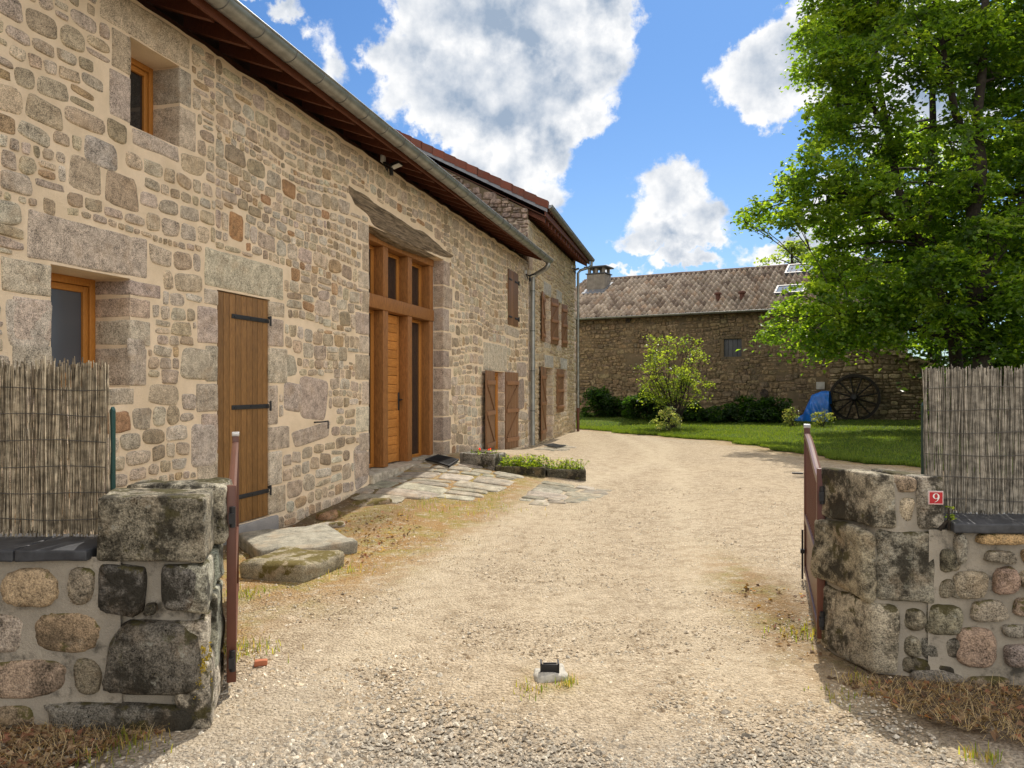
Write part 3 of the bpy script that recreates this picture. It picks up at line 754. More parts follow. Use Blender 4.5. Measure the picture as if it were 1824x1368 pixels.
# jambs and lintels
ex += jambs(w, W_LOW, .36, G, 21, 'R', (.17, .40), (.10, .36)); ex += jambs(w, W_LOW, .36, G, 22, 'L', (.28, .45), (.22, .40))
ex += [dressed(w, 5.42, 6.56, 2.385, 2.72, G, 31, dep=.37, col=(.45, .375, .30))]
ex += [dressed(w, 5.50, 6.42, 1.36, 1.495, G, 32, dep=.37)]
ex += jambs(w, W_UP, .30, G, 23, 'R', (.30, .38), (.14, .22)); ex += jambs(w, W_UP, .30, G, 24, 'L', (.30, .40), (.16, .26))
ex += [dressed(w, 6.05, 7.10, 4.32, 4.60, G, 33, dep=.31, col=(.49, .40, .29))]
ex += [dressed(w, 6.39, 6.95, 3.46, 3.595, G, 34, dep=.31, col=(.46, .38, .305))]
ex += [dressed(w, 7.30, 8.62, 2.435, 2.79, G, 35, dep=.1, col=(.48, .43, .32))]
ex += jambs(w, DOOR, .12, G, 25, 'L', (.26, .44), (.16, .34)); ex += jambs(w, DOOR, .12, G, 26, 'R', (.26, .48), (.16, .40))
ex += jambs(w, ENT, .26, G, 27, 'L', (.22, .40), (.18, .42)); ex += jambs(w, ENT, .26, G, 28, 'R', (.24, .46), (.26, .48), pal=[((.37, .30, .235), 3), ((.41, .335, .27), 2)])
ex += jambs(w, DR3, .18, G, 29, 'R', (.26, .42), (.12, .2)); ex += jambs(w, DR3, .18, G, 30, 'L', (.26, .42), (.16, .34))
ex += [dressed(w, 16.05, 17.85, 1.85, 2.42, G, 36, dep=.26, col=(.50, .44, .34))]
# a few single large blocks the photograph shows
for i, (a, b, c, d, cc) in enumerate([(8, 530, 94, 628, (.40, .375, .345)), (120, 278, 182, 345, (.36, .31, .25)), (185, 308, 247, 372, (.31, .255, .20)), (320, 620, 384, 678, (.36, .335, .285)),
        (532, 672, 584, 750, (.36, .31, .285)), (520, 757, 588, 790, (.34, .30, .27)), (478, 630, 528, 674, (.33, .315, .27)), (407, 378, 434, 430, (.31, .19, .105)), (505, 680, 538, 735, (.35, .31, .29)),
        (920, 645, 938, 672, (.33, .29, .27)), (922, 675, 934, 730, (.25, .215, .20)), (918, 732, 940, 748, (.37, .34, .31)), (898, 582, 925, 600, (.37, .34, .30)),
        (148, 246, 210, 300, (.345, .325, .31)), (75, 352, 100, 385, (.30, .25, .19)), (226, 600, 260, 640, (.36, .33, .30)), (340, 752, 386, 835, (.36, .33, .31)), (323, 700, 350, 732, (.345, .31, .28)),
        (630, 790, 655, 868, (.345, .31, .29)), (250, 940, 300, 965, (.3, .25, .2))]):
    r4 = dpx(a, b, c, d, i); cc = (cc[0] * 1.2, cc[1] * 1.12, cc[2] * 1.0); rects = [((r4[0] + r4[1]) / 2, (r4[2] + r4[3]) / 2, (r4[1] - r4[0]) / 2 - .008, (r4[3] - r4[2]) / 2 - .008)]
    stones(w, rects, G, None, .012, 100 + i, M=28, rough=.035, p=(4.5, 7), colf=lambda *_: cc)
    ex.append((r4[0] - .008, r4[1] + .008, r4[2] - .008, r4[3] + .008))
for h_ in holes: ex.append((h_[0] - .01, h_[1] + .01, h_[2] - .02, h_[3] + .005))
# the oak lintel leaves a bed in the stonework
LT = [(621, 328), (641, 337), (663, 353), (690, 373), (715, 386), (737, 402), (753, 406), (770, 419), (789, 443), (803, 455), (803, 461), (789, 459), (765, 456), (737, 446), (710, 434), (685, 419), (664, 407), (656, 388), (632, 369), (623, 345)]
LTp = [H1.P(*p) for p in LT]
lx0 = min(p[0] for p in LTp); lx1 = max(p[0] for p in LTp)
def lint_top(x):
    pts = sorted(LTp[:10]); return np.interp(x, [p[0] for p in pts], [p[1] for p in pts])
botp0 = sorted(LTp[10:])
for k in range(14):
    a = lx0 + (lx1 - lx0) * k / 14; b = lx0 + (lx1 - lx0) * (k + 1) / 14; ex.append((a, b, float(np.interp((a + b) / 2, [p[0] for p in botp0], [p[1] for p in botp0])) - .01, float(lint_top((a + b) / 2)) + .015))
ex.append((ENT[0] - .02, ENT[1] + .1, 3.3, 3.75)) if False else None
# rubble: large and widely jointed near the road, smaller and tighter further along
for (a, b, c, d, hr, asp, jt, sd) in [(3.0, 7.45, -.1, 4.60, (.105, .215), (.85, 2.1), .021, 41), (7.45, 10.75, 2.2, 4.60, (.11, .205), (.95, 2.1), .019, 42), (7.45, 10.75, -.1, 2.2, (.12, .225), (.9, 2.0), .018, 43),
        (10.75, 13.7, 3.6, 4.6, (.13, .215), (.95, 2.0), .019, 44), (13.7, 19.85, -.1, 4.6, (.13, .215), (1.0, 2.2), .022, 45), (-3, 3.0, 0, 4.6, (.14, .24), (.9, 2), .045, 46)]:
    rc = pack(a, b, c, d, ex, hr, asp, jt, sd, warp=.045, split=.16)
    stones(w, rc, G, PAL_WALL, .013, sd, M=24 if sd < 45 else 16, rough=.062)
w.build('wall', house)
# threshold, window sills of the entrance
t = MB(); t.rbox(7.42, 8.5, -.03, .12, -.12, .145, 'threshold_stone', r=.02, amp=.01); t.build('door_sill', house)
t = MB(); t.rbox(10.77, 13.69, -.06, .45, .18, .318, 'granite_paving', (.42, .37, .29), r=.02, amp=.008, n=8); t.build('doorstep', house)
# oak lintel with its grain, cracks and broken end
t = MB(); nseg = 46; vs = []; ring = 12
botp = sorted(LTp[10:]); tops = sorted(LTp[:10])
for i in range(nseg + 1):
    x = lx0 + (lx1 - lx0) * i / nseg
    zt = float(np.interp(x, [p[0] for p in tops], [p[1] for p in tops])); zb = float(np.interp(x, [p[0] for p in botp], [p[1] for p in botp]))
    zt = max(zt, zb + .03); c_ = (zt + zb) / 2; h_ = (zt - zb) / 2
    for j in range(ring):
        th = 2 * math.pi * j / ring; e = .55
        yy = -.035 + .17 + math.copysign(abs(math.cos(th)) ** e, math.cos(th)) * .17; zz = c_ + math.copysign(abs(math.sin(th)) ** e, math.sin(th)) * h_
        nn = mnoise.noise(Vector((x * 1.1, yy * 7, zz * 9))) * .03 + mnoise.noise(Vector((x * 3, yy * 20, zz * 26))) * .014
        vs.append((x, yy - nn + .012, zz + nn * .8))
fs = [(i * ring + j, (i + 1) * ring + j, (i + 1) * ring + (j + 1) % ring, i * ring + (j + 1) % ring) for i in range(nseg) for j in range(ring)]
fs += [tuple(range(ring)), tuple(range((nseg + 1) * ring - 1, nseg * ring - 1, -1))]
t.add(vs, fs, 'old_oak'); t.build('timber_lintel', house, label='weathered grey arched oak beam over the entrance')

def window(parent, hole, r, frame=.055, mat='frame_wood', glass='window_glass', cross=0, sash=.05, back=True):
    """frame > pane; the pane sits inside the sash"""
    a, b, c, d = hole; f = MB()
    for (p, q, s_, u) in ((a, a + frame, c, d), (b - frame, b, c, d), (a + frame, b - frame, d - frame, d), (a + frame, b - frame, c, c + frame)): f.box(p, q, r, r + .07, s_, u, mat, bev=.006)
    a2, b2, c2, d2 = a + frame, b - frame, c + frame, d - frame; g = .004
    for (p, q, s_, u) in ((a2 + g, a2 + sash, c2 + g, d2 - g), (b2 - sash, b2 - g, c2 + g, d2 - g), (a2 + sash, b2 - sash, d2 - sash, d2 - g), (a2 + sash, b2 - sash, c2 + g, c2 + sash)): f.box(p, q, r + .012, r + .06, s_, u, mat, bev=.008)
    for k in range(cross):
        z = c2 + (d2 - c2) * (k + 1) / (cross + 1); f.box(a2 + sash, b2 - sash, r + .018, r + .055, z - .014, z + .014, mat)
    fo = f.build('window_frame', parent)
    p = MB(); p.box(a2 + sash - .005, b2 - sash + .005, r + .035, r + .045, c2 + sash - .005, d2 - sash + .005, glass); p.build('pane', fo)
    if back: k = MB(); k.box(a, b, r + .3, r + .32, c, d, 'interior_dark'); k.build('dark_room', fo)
    return fo
window(house, W_LOW, .33, .06, glass='curtain_grey', sash=.055); window(house, W_UP, .27, .05, sash=.05)
window(house, (16.77, 17.62, .12, 1.83), .14, .05, cross=1)

def plank_shutter(x0, x1, z0, z1, y, mat, parent, n=9, straps=(), braces=False, name='shutter', th=.035, label=None, pins=True):
    """vertical boards; iron straps or ledges and a diagonal on the face"""
    s = MB(); wd = (x1 - x0) / n; rr = random.Random(int(x0 * 100) + n)
    for i in range(n):
        k = rr.uniform(.80, 1.15); s.box(x0 + i * wd + .003, x0 + (i + 1) * wd - .003, y, y + th, z0, z1, mat, (k, k, k), bev=.005)
    s.box(x0 + .004, x1 - .004, y + .010, y + th - .006, z0 + .004, z1 - .004, 'black_iron')
    o = s.build(name, parent, label=label)
    if straps:
        for zz, xa, xb, pin in straps:
            i = MB(); i.box(xa, xb, y - .010, y - .001, zz - .022, zz + .022, 'black_iron', bev=.003)
            if pin: i.box(xb - .002, xb + .03, y - .02, y + .015, zz - .045, zz + .05, 'black_iron', bev=.006); i.tube([(xb + .012, y - .018, zz - .05), (xb + .012, y - .018, zz + .055)], .012, 'black_iron')
            for bx in np.linspace(xa + .04, xb - .06, 3): i.tube([(bx, y - .016, zz), (bx, y - .009, zz)], .008, 'black_iron', k=6)
            i.build('hinge_strap', o)
    if braces:
        h = z1 - z0; zs = [z0 + h * .12, z0 + h * .5, z0 + h * .86] if braces > 1 else [z0 + h * .18, z0 + h * .82]
        for zz in zs: b = MB(); b.box(x0 + .02, x1 - .02, y - .028, y - .002, zz - .045, zz + .045, mat, (1.35, 1.3, 1.3), bev=.004); b.build('ledge', o)
        for za, zb in zip(zs[:-1], zs[1:]):
            b = MB(); p0 = Vector((x0 + .06, y - .014, za + .05)); p1 = Vector((x1 - .06, y - .014, zb - .05)); d = (p1 - p0).normalized(); nn = Vector((d.z, 0, -d.x)) * .035
            pts = [p0 + nn, p1 + nn, p1 - nn, p0 - nn]; b.prism([(p.x, p.z) for p in pts], y - .022, y - .002, mat); b.build('brace', o)
    return o
# the plank door shutter with three iron straps
stp = [(PX(430, 565)[1], 7.72, 8.36, True), (PX(440, 725)[1], 7.72, 8.36, True), (PX(450, 884)[1] + .02, 7.78, 8.36, True)]
plank_shutter(DOOR[0] + .02, DOOR[1] - .006, DOOR[2] + .01, DOOR[3] - .01, .012, 'shutter_wood', house, 9, stp, name='door_shutter', label='tall brown plank door shutter with three black iron straps')
def leaf_at(hx, hy, ang, wd, z0, z1, parent, mat='far_shutter_wood', braces=2, n=5):
    """a shutter leaf hung at (hx,hy) on the facade and swung by ang (degrees from the facade line)"""
    o = plank_shutter(0, wd, z0, z1, 0, mat, parent, n, braces=braces); o.location = (hx, hy, 0); o.rotation_euler = (0, 0, R(ang)); return o
leaf_at(16.72, -.05, 180 + 5, .84, .12, 1.84, house, 'far_shutter_wood').scale = (1, -1, 1)
leaf_at(17.65, -.04, -7, .76, .12, 1.84, house)
plank_shutter(17.90, 18.33, 2.92, 4.17, -.03, 'far_shutter_wood', house, 4, [(3.95, 17.9, 18.2, False), (3.1, 17.9, 18.2, False)])
plank_shutter(18.345, 18.78, 2.92, 4.17, -.03, 'far_shutter_wood', house, 4, [(3.95, 18.45, 18.78, True), (3.1, 18.45, 18.78, True)])

# the glazed entrance: posts, transom, door and lights
r0 = .20; XR = lambda px: H1.X(px, r0 + .02)
xA1, xB1, xC1 = XR(686), XR(729), min(XR(767), ENT[1] - .01)
xA0, xB0, xC0 = xA1 - .17, xB1 - .17, xC1 - .17; zt0, zt1 = 2.63, 2.83; zb = .325; ztop = 3.69
def part(name, fn, parent=house, **kw): b = MB(); fn(b); return b.build(name, parent, **kw)
for (a, b_) in ((xA0, xA1), (xB0, xB1), (xC0, xC1), (ENT[0] + .01, ENT[0] + .16)):
    for (c, d) in ((zb, zt0), (zt1, ztop - .12)): part('post', lambda q: q.box(a, b_, r0 - .03, r0 + .20, c, d, 'post_wood', bev=.008))
part('transom', lambda q: q.box(ENT[0] + .012, xC1, r0 - .045, r0 + .13, zt0 + .002, zt1 - .002, 'post_wood', bev=.01))
part('head_beam', lambda q: q.box(ENT[0] + .012, xC1, r0 - .04, r0 + .13, ztop - .118, ztop, 'post_wood', bev=.01))
part('white_seal', lambda q: q.box(xC1 + .001, xC1 + .012, r0 - .028, r0 - .0, zb, ztop, 'white_plastic'))
lo = [(ENT[0] + .165, xA0 - .003), (xB1 + .003, xC0 - .003)]
for (a, b_) in lo: window(house, (a, b_, zb + .01, zt0), r0 + .12, .014, sash=.034)
for (a, b_) in lo + [(xA1 + .003, xB0 - .003)]: window(house, (a, b_, zt1, ztop - .122), r0 + .12, .014, sash=.034)
d = MB(); dx0, dx1 = xA1 + .012, xB0 - .012; k = 17; hgt = (zt0 - .01 - zb - .01) / k
for i in range(k):
    v = rnd.uniform(.85, 1.12); d.box(dx0 + .07, dx1 - .07, r0 + .09 + .035, r0 + .09 + .075, zb + .012 + i * hgt + .003, zb + .012 + (i + 1) * hgt - .003, 'door_wood', (v, v, v), bev=.005)
d.box(dx0, dx0 + .067, r0 + .09 + .03, r0 + .09 + .08, zb + .01, zt0 - .005, 'door_wood', (.9, .9, .9), bev=.006); d.box(dx1 - .067, dx1, r0 + .09 + .03, r0 + .09 + .08, zb + .01, zt0 - .005, 'door_wood', (.9, .9, .9), bev=.006)
d.box(dx0 + .068, dx1 - .068, r0 + .09 + .05, r0 + .09 + .07, zb + .01, zt0 - .005, 'door_wood', (.5, .45, .4))
dor = d.build('front_door', house, label='honey coloured boarded front door')
hd = MB(); hx = dx1 - .035; hz = 1.28; hd.box(hx - .02, hx + .02, r0 + .102, r0 + .119, hz - .14, hz + .14, 'black_iron', bev=.005); hd.tube([(hx, r0 + .11, hz + .03), (hx, r0 + .05, hz + .03), (hx - .11, r0 + .045, hz + .02)], .009, 'black_iron'); hd.build('handle', dor)

# iron tether bracket beside the shutter
bx, bz = PX(562, 752)
part('iron_bracket', lambda q: (q.tube([(bx - .04, .0, bz), (bx - .04, -.10, bz + .005), (bx + .1, -.11, bz + .01)], .009, 'black_iron'), q.tube([(bx + .1, -.11, bz + .01), (bx + .1, -.11, bz - .08)], .008, 'black_iron')))

# eaves: rafters, boards, fascia, gutter, tiles
PT = math.tan(R(20))
for i, x in enumerate(np.arange(-2.7, 19.8, .53)):
    def raf(q):
        y1, y0 = .25, -.41; zb_ = lambda y: 4.60 + PT * (y + .41)
        q.prism([(y0, zb_(y0)), (y0, zb_(y0) + .13), (y1, zb_(y1) + .13), (y1, zb_(y1))], x - .04, x + .04, 'rafter_wood', axis='x')
    part('rafter', raf)
part('soffit_board', lambda q: q.prism([(-.44, 4.732), (-.44, 4.757), (.9, 4.757 + PT * 1.34), (.9, 4.732 + PT * 1.34)], -3.1, 19.84, 'roof_board', axis='x'))
part('wall_plate', lambda q: q.box(-3, 19.86, .18, .32, 4.55, 4.80, 'roof_board'))
part('fascia', lambda q: q.box(-3.1, 19.9, -.475, -.445, 4.60, 4.80, 'rafter_wood'))
def half_gutter(x0, x1, y, z0, z1, rad, parent, seams=1.0, name='gutter'):
    g = MB(); n = int((x1 - x0) / .5) + 1; K = 12; vs = []
    for i in range(n + 1):
        x = x0 + (x1 - x0) * i / n; z = z0 + (z1 - z0) * i / n
        for j in range(K + 1):
            th = math.pi + math.pi * j / K
            vs.append((x, y + math.cos(th) * rad, z + math.sin(th) * rad))
    m_ = len(vs)
    for i in range(n + 1):
        x = x0 + (x1 - x0) * i / n; z = z0 + (z1 - z0) * i / n
        for j in range(K + 1): th = math.pi + math.pi * j / K; vs.append((x, y + math.cos(th) * (rad - .004), z + math.sin(th) * (rad - .004)))
    fs = []; k1 = K + 1
    for i in range(n):
        for j in range(K): fs.append((i * k1 + j, i * k1 + j + 1, (i + 1) * k1 + j + 1, (i + 1) * k1 + j)); fs.append((m_ + i * k1 + j, m_ + (i + 1) * k1 + j, m_ + (i + 1) * k1 + j + 1, m_ + i * k1 + j + 1))
    g.add(vs, fs, 'zinc', smooth=True)
    g.tube([(x0, y - rad, z0), (x1, y - rad, z1)], .011, 'zinc', k=8)
    for xe, ze in ((x0, z0), (x1, z1)): g.prism([(y + math.cos(math.pi + math.pi * j / K) * (rad - .001), ze + math.sin(math.pi + math.pi * j / K) * (rad - .001)) for j in range(K + 1)], xe - .002, xe + .002, 'zinc', axis='x')
    s = g
    for x in np.arange(x0 + .3, x1, seams):
        z = z0 + (z1 - z0) * (x - x0) / (x1 - x0)
        s.tube([(x, y + math.cos(math.pi + math.pi * j / K) * (rad + .001), z + math.sin(math.pi + math.pi * j / K) * (rad + .001)) for j in range(K + 1)], .0055, 'zinc_seam', k=6)
    return g.build(name, parent)
gx1 = H1.X(979, -.56)
half_gutter(-3.1, gx1, -.56, 4.80, 4.645, .098, house, .53)
t = MB(); tile_roof(t, -3.1, 19.84, -.56, 4.795, 4.62, 4.62 * math.tan(R(22)), .19, .34, .026, [((.17, .105, .09), 3), ((.21, .13, .10), 2), ((.13, .09, .08), 2)], 'red_tile', 9)
t.chunks = [np.stack([c[:, 0], c[:, 1], c[:, 2] - .155 * (c[:, 0] + 3.1) / 23], -1) for c in t.chunks]
ro = t.build('roof', house); t = MB()
t.prism([(4.06, 6.60), (8.4, 4.9), (8.4, 4.85), (-.40, 4.775), (-.40, 4.785)], -3.05, 19.8, 'roof_board', axis='x') if False else t.prism([(4.06, 6.62), (8.5, 4.85), (8.4, 4.80), (4.06, 6.55)], -3.05, 19.8, 'red_tile', (.17, .1, .08), axis='x'); t.build('rear_slope', ro)
# downpipe
dxp = H1.X(949, -.10)
part('downpipe', lambda q: (q.tube([(gx1 - .12, -.55, 4.60), (gx1 - .12, -.55, 4.50), (gx1 - .16, -.50, 4.42), (dxp + .03, -.22, 4.36), (dxp, -.11, 4.28), (dxp, -.10, 4.1), (dxp, -.10, .05)], .058, 'zinc', k=12),
     [q.tube([(dxp, -.10, z), (dxp, -.10, z + .03)], .064, 'zinc_seam', k=12) for z in (3.9, 2.9, 1.9, .9)]))

# ------------------------------------------------------------------ the taller house
tall = empty('tall_house', H2.world(0), H2.rz, 'taller stone house at the far end with red verge tiles and brown upper shutters', 'house')
T2 = 5.70; LEN2 = 7.43
A_ = (2.05, 2.85, 2.75, 4.07); B_ = (3.95, 4.6, 2.75, 4.07); D_ = (2.2, 3.2, .05, 2.05); E_ = (4.62, 5.5, .75, 2.05)
w = MB(); hl = [A_, B_, D_, E_]
wall_sheet(w, 0, LEN2, -.3, T2, hl, 'lime_mortar_far', reveal=[.25] * 4)
ex = []
for i, h_ in enumerate(hl):
    ex += jambs(w, h_, .22, G, 60 + i, 'LR', (.22, .40), (.12, .28), pal=PAL_DRESS)
    ex += [dressed(w, h_[0] - .15, h_[1] + .15, h_[3] + .01, h_[3] + .36, G, 70 + i, dep=.23, col=(.40, .375, .33))]; ex.append(h_)
    if h_ is not D_: ex += [dressed(w, h_[0] - .1, h_[1] + .1, h_[2] - .16, h_[2] - .01, G, 75 + i, dep=.23)]
# corner stones at both ends
z = -.1; i = 0
while z < T2 - .1:
    hh = rnd.uniform(.28, .42); hh = min(hh, T2 - z); ww = .5 if i % 2 else .28
    w.rbox(-.006, ww, -.008, .5 if not i % 2 else .3, z + .01, z + hh - .01, G, pick(PAL_DRESS, rnd), r=.02, amp=.008); ex.append((0, ww + .01, z, z + hh))
    w.rbox(LEN2 - ww, LEN2 + .006, -.008, .4, z + .01, z + hh - .01, G, pick(PAL_DRESS, rnd), r=.02, amp=.008); ex.append((LEN2 - ww - .01, LEN2, z, z + hh)); z += hh; i += 1
stones(w, pack(0, LEN2, -.1, T2, ex, (.12, .21), (1.1, 2.5), .032, 81, warp=.03), G, PAL_FAR, .022, 82, M=12)
# gable towards the road, above the lower roof, and the far gable
YR = 4.3; PG = math.tan(R(27.5)); gz = lambda y: T2 + .28 + PG * min(y, 2 * YR - y)
g = MB(); g.prism([(0.005, -.3), (8.6, -.3), (8.6, gz(8.6) - .1), (YR, gz(YR)), (0.005, gz(0) - .05)], .0, .02, 'earth_mortar', axis='x')
gr = pack(.0, 8.5, 4.4, 8.5, [], (.12, .24), (.9, 2.2), .018, 83, warp=.05, keep=lambda x, z_, ww, hh: z_ + hh / 2 < gz(x) - .04)
stones(g, gr, 'rubble_far', [((.27, .21, .17), 3), ((.23, .18, .15), 2), ((.31, .24, .19), 2)], .045, 84, M=12, plane='xz')
# turn the gable stones from the facade plane into the gable plane
for ci in range(1, len(g.chunks)): c_ = g.chunks[ci]; g.chunks[ci] = np.stack([c_[:, 1], c_[:, 0], c_[:, 2]], -1)
g.f = [f if i < 7 else f[::-1] for i, f in enumerate(g.f)]
ga = g.build('gable', tall); g = MB(); g.prism([(0.005, -.3), (8.6, -.3), (8.6, gz(8.6) - .1), (YR, gz(YR)), (0.005, gz(0) - .05)], LEN2 - .02, LEN2 - .004, 'lime_mortar_far', axis='x'); g.build('gable', tall)
w.box(0, LEN2, 8.58, 8.6, -.3, T2, 'lime_mortar_far'); w.build('wall', tall)
for h_ in hl: window(tall, (h_[0] + .01, h_[1] - .01, h_[2] + .01, h_[3] - .01), .18, .05, cross=1)
leaf_at(A_[0] - .02, -.02, 180 + 6, .64, A_[2], A_[3], tall, n=5).scale = (1, -1, 1); leaf_at(A_[1] + .02, -.03, -12, .55, A_[2], A_[3], tall, n=4)
leaf_at(B_[0] - .02, -.02, 180 + 7, .45, B_[2], B_[3], tall, n=4).scale = (1, -1, 1); leaf_at(B_[1] + .02, -.03, -12, .45, B_[2], B_[3], tall, n=4)
leaf_at(D_[0] - .02, -.02, 180 + 5, 1.0, .08, 2.05, tall, n=6).scale = (1, -1, 1)
leaf_at(3.72, -.05, -3, .84, .75, 2.05, tall, n=6)
for i, x in enumerate(np.arange(.15, LEN2 + .2, .45)):
    def raf(q):
        y1, y0 = .2, -.40; zz = lambda y: 5.62 + PG * (y + .40)
        q.prism([(y0, zz(y0)), (y0, zz(y0) + .12), (y1, zz(y1) + .12), (y1, zz(y1))], x - .04, x + .04, 'rafter_wood', axis='x')
    part('rafter', raf, tall)
part('soffit_board', lambda q: q.prism([(-.42, 5.745), (-.42, 5.77), (YR, 5.77 + PG * (YR + .42)), (YR, 5.745 + PG * (YR + .42))], -.03, LEN2 + .25, 'roof_board', axis='x'), tall)
part('wall_plate', lambda q: q.box(.03, LEN2 - .01, .10, .26, 5.55, 6.05, 'roof_board'), tall)
part('fascia', lambda q: q.box(-.05, LEN2 + .25, -.455, -.425, 5.74, 5.88, 'rafter_wood'), tall)
half_gutter(-.05, LEN2 + .3, -.53, 5.93 + .08, 5.80 + .10, .085, tall, .6)
t = MB(); tile_roof(t, -.02, LEN2 + .25, -.50, 5.90, YR + .5, (YR + .5) * PG, .22, .36, .04, [((.20, .075, .045), 3), ((.25, .09, .05), 2), ((.16, .06, .045), 1)], 'red_tile', 10)
ro = t.build('roof', tall)
b = MB(); b.prism([(YR, 8.36), (9.1, 5.85), (9.0, 5.80), (YR, 8.28)], -.15, LEN2 + .2, 'red_tile', (.2, .08, .05), axis='x'); b.build('rear_slope', ro)
b = MB(); b.prism([(-.5, 5.83), (-.5, 5.95), (YR, 5.95 + PG * (YR + .5)), (YR, 5.83 + PG * (YR + .5))], -.085, -.065, 'zinc_flash', axis='x'); b.build('verge_flashing', ro)
b = MB(); nL = int((YR + .5) / .30)
for i in range(nL + 1):
    y = -.52 + i * .30; z_ = 5.93 + PG * (y + .5); k = rnd.uniform(.8, 1.2); lift = .0
    b.prism([(y, z_ - .005), (y, z_ + .19), (y + .32, z_ + .165 + PG * .32), (y + .32, z_ - .03 + PG * .32)], -.11, .06, 'red_tile', (.19 * k, .062 * k, .040 * k), axis='x')
b.build('verge_tiles', ro)
xd = LEN2 - .12
part('downpipe', lambda q: (q.tube([(LEN2 + .12, -.53, 5.82), (LEN2 + .12, -.53, 5.70), (LEN2 + .05, -.45, 5.60), (xd + .02, -.18, 5.50), (xd, -.10, 5.40), (xd, -.10, .8)], .045, 'zinc', k=12), q.tube([(xd, -.10, .8), (xd, -.10, -.02)], .05, 'gate_paint', k=12)), tall)

# ------------------------------------------------------------------ the tiled barn across the yard
barn = empty('tiled_barn', BN.world(0), BN.rz, 'long brown stone barn across the lawn under a weathered canal tile roof', 'barn')
BE = 4.50; BX0 = -1.3; BX1 = BN.X(1600); BRUN = 4.5; BRISE = 2.28
w = MB(); xw0, zw1 = BN.P(1289, 604); xw1, zw0 = BN.P(1321, 635); WB = (xw0, xw1, zw0, zw1)
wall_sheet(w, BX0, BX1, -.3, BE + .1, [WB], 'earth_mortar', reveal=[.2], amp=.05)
ex = [(WB[0] - .12, WB[1] + .12, WB[2] - .1, WB[3] + .1)]
dressed(w, WB[0] - .12, WB[1] + .12, WB[3], WB[3] + .12, 'rubble_far', 5, col=(.12, .095, .06)); dressed(w, WB[0] - .1, WB[1] + .1, WB[2] - .12, WB[2], 'rubble_far', 5, col=(.12, .1, .07))
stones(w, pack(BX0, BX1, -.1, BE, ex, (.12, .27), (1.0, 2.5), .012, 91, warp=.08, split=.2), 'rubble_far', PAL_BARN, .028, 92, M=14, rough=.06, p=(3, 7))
for (px, py) in ((1362, 700), (1120, 570)):
    x, z = BN.P(px, py); w.tube([(x, -.06, z), (x, -.12, z)], .16 if py > 600 else .12, 'rubble_far', (.05, .04, .035), k=12)
w.box(BX0, BX1, 8.4, 8.42, -.3, BE, 'earth_mortar'); w.prism([(0.06, -.3), (8.4, -.3), (8.4, 4.4), (4.2, 6.7), (0.06, 4.5)], BX0, BX0 + .02, 'earth_mortar', axis='x'); w.prism([(0.06, -.3), (8.4, -.3), (8.4, 4.4), (4.2, 6.7), (0.06, 4.5)], BX1 - .02, BX1 - .001, 'earth_mortar', axis='x')
w.build('wall', barn)
s = MB(); nb = 4
for i in range(nb): s.box(WB[0] + (WB[1] - WB[0]) * i / nb + .006, WB[0] + (WB[1] - WB[0]) * (i + 1) / nb - .006, .06, .10, WB[2], WB[3], 'grey_wood', (rnd.uniform(.7, 1.2),) * 3, bev=.006)
s.box(WB[0], WB[1], .085, .095, WB[2], WB[3], 'black_iron'); s.build('shutter', barn, label='small grey board shutter')
x, z = BN.P(1462, 687); part('wall_vent', lambda q: q.box(x - .15, x + .15, -.09, -.02, z - .14, z + .14, 'plaster_vent', bev=.01), barn)
t = MB(); tile_roof(t, BX0 - .15, BX1 + .15, -.30, BE, BRUN, BRISE, .23, .40, .075, [((.50, .415, .33), 4), ((.43, .35, .28), 3), ((.58, .49, .395), 2), ((.27, .21, .165), 1.3), ((.50, .37, .27), 1.5)], 'canal_tile', 12, k=8, jit=1.3, step=.062)
t.tube([(x_, -.30 + BRUN, BE + BRISE + .02 + rnd.uniform(-.01, .01)) for x_ in np.arange(BX0 - .15, BX1 + .1, .33)], .095, 'canal_tile', (.20, .15, .13), k=8)
ro = t.build('roof', barn); b = MB(); b.prism([(-.3 + BRUN, BE + BRISE - .02), (8.9, BE), (8.8, BE - .06), (-.3 + BRUN, BE + BRISE - .1), (-.22, BE - .08), (-.3, BE - .04)], BX0 - .1, BX1 + .1, 'roof_board', axis='x'); b.build('roof_underside', ro)
half_gutter(BX0 - .1, BX1 + .1, -.40, BE - .0, BE - .0, .075, barn, .9)
def roofpt(px, py):
    """where a pixel of the photograph meets the barn's front roof slope"""
    lo, hi = 0.0, BRUN - .3
    for _ in range(40):
        m_ = (lo + hi) / 2; x_, z_ = BN.P(px, py, m_); zr = BE + (m_ + .3) / BRUN * BRISE
        if z_ > zr: lo = m_
        else: hi = m_
    return BN.P(px, py, lo)[0], lo
sl = BRISE / BRUN
def on_roof(name, x0, x1, y0, y1, fn, parent=ro):
    b = MB(); fn(b, x0, x1, y0, y1); return b.build(name, parent)
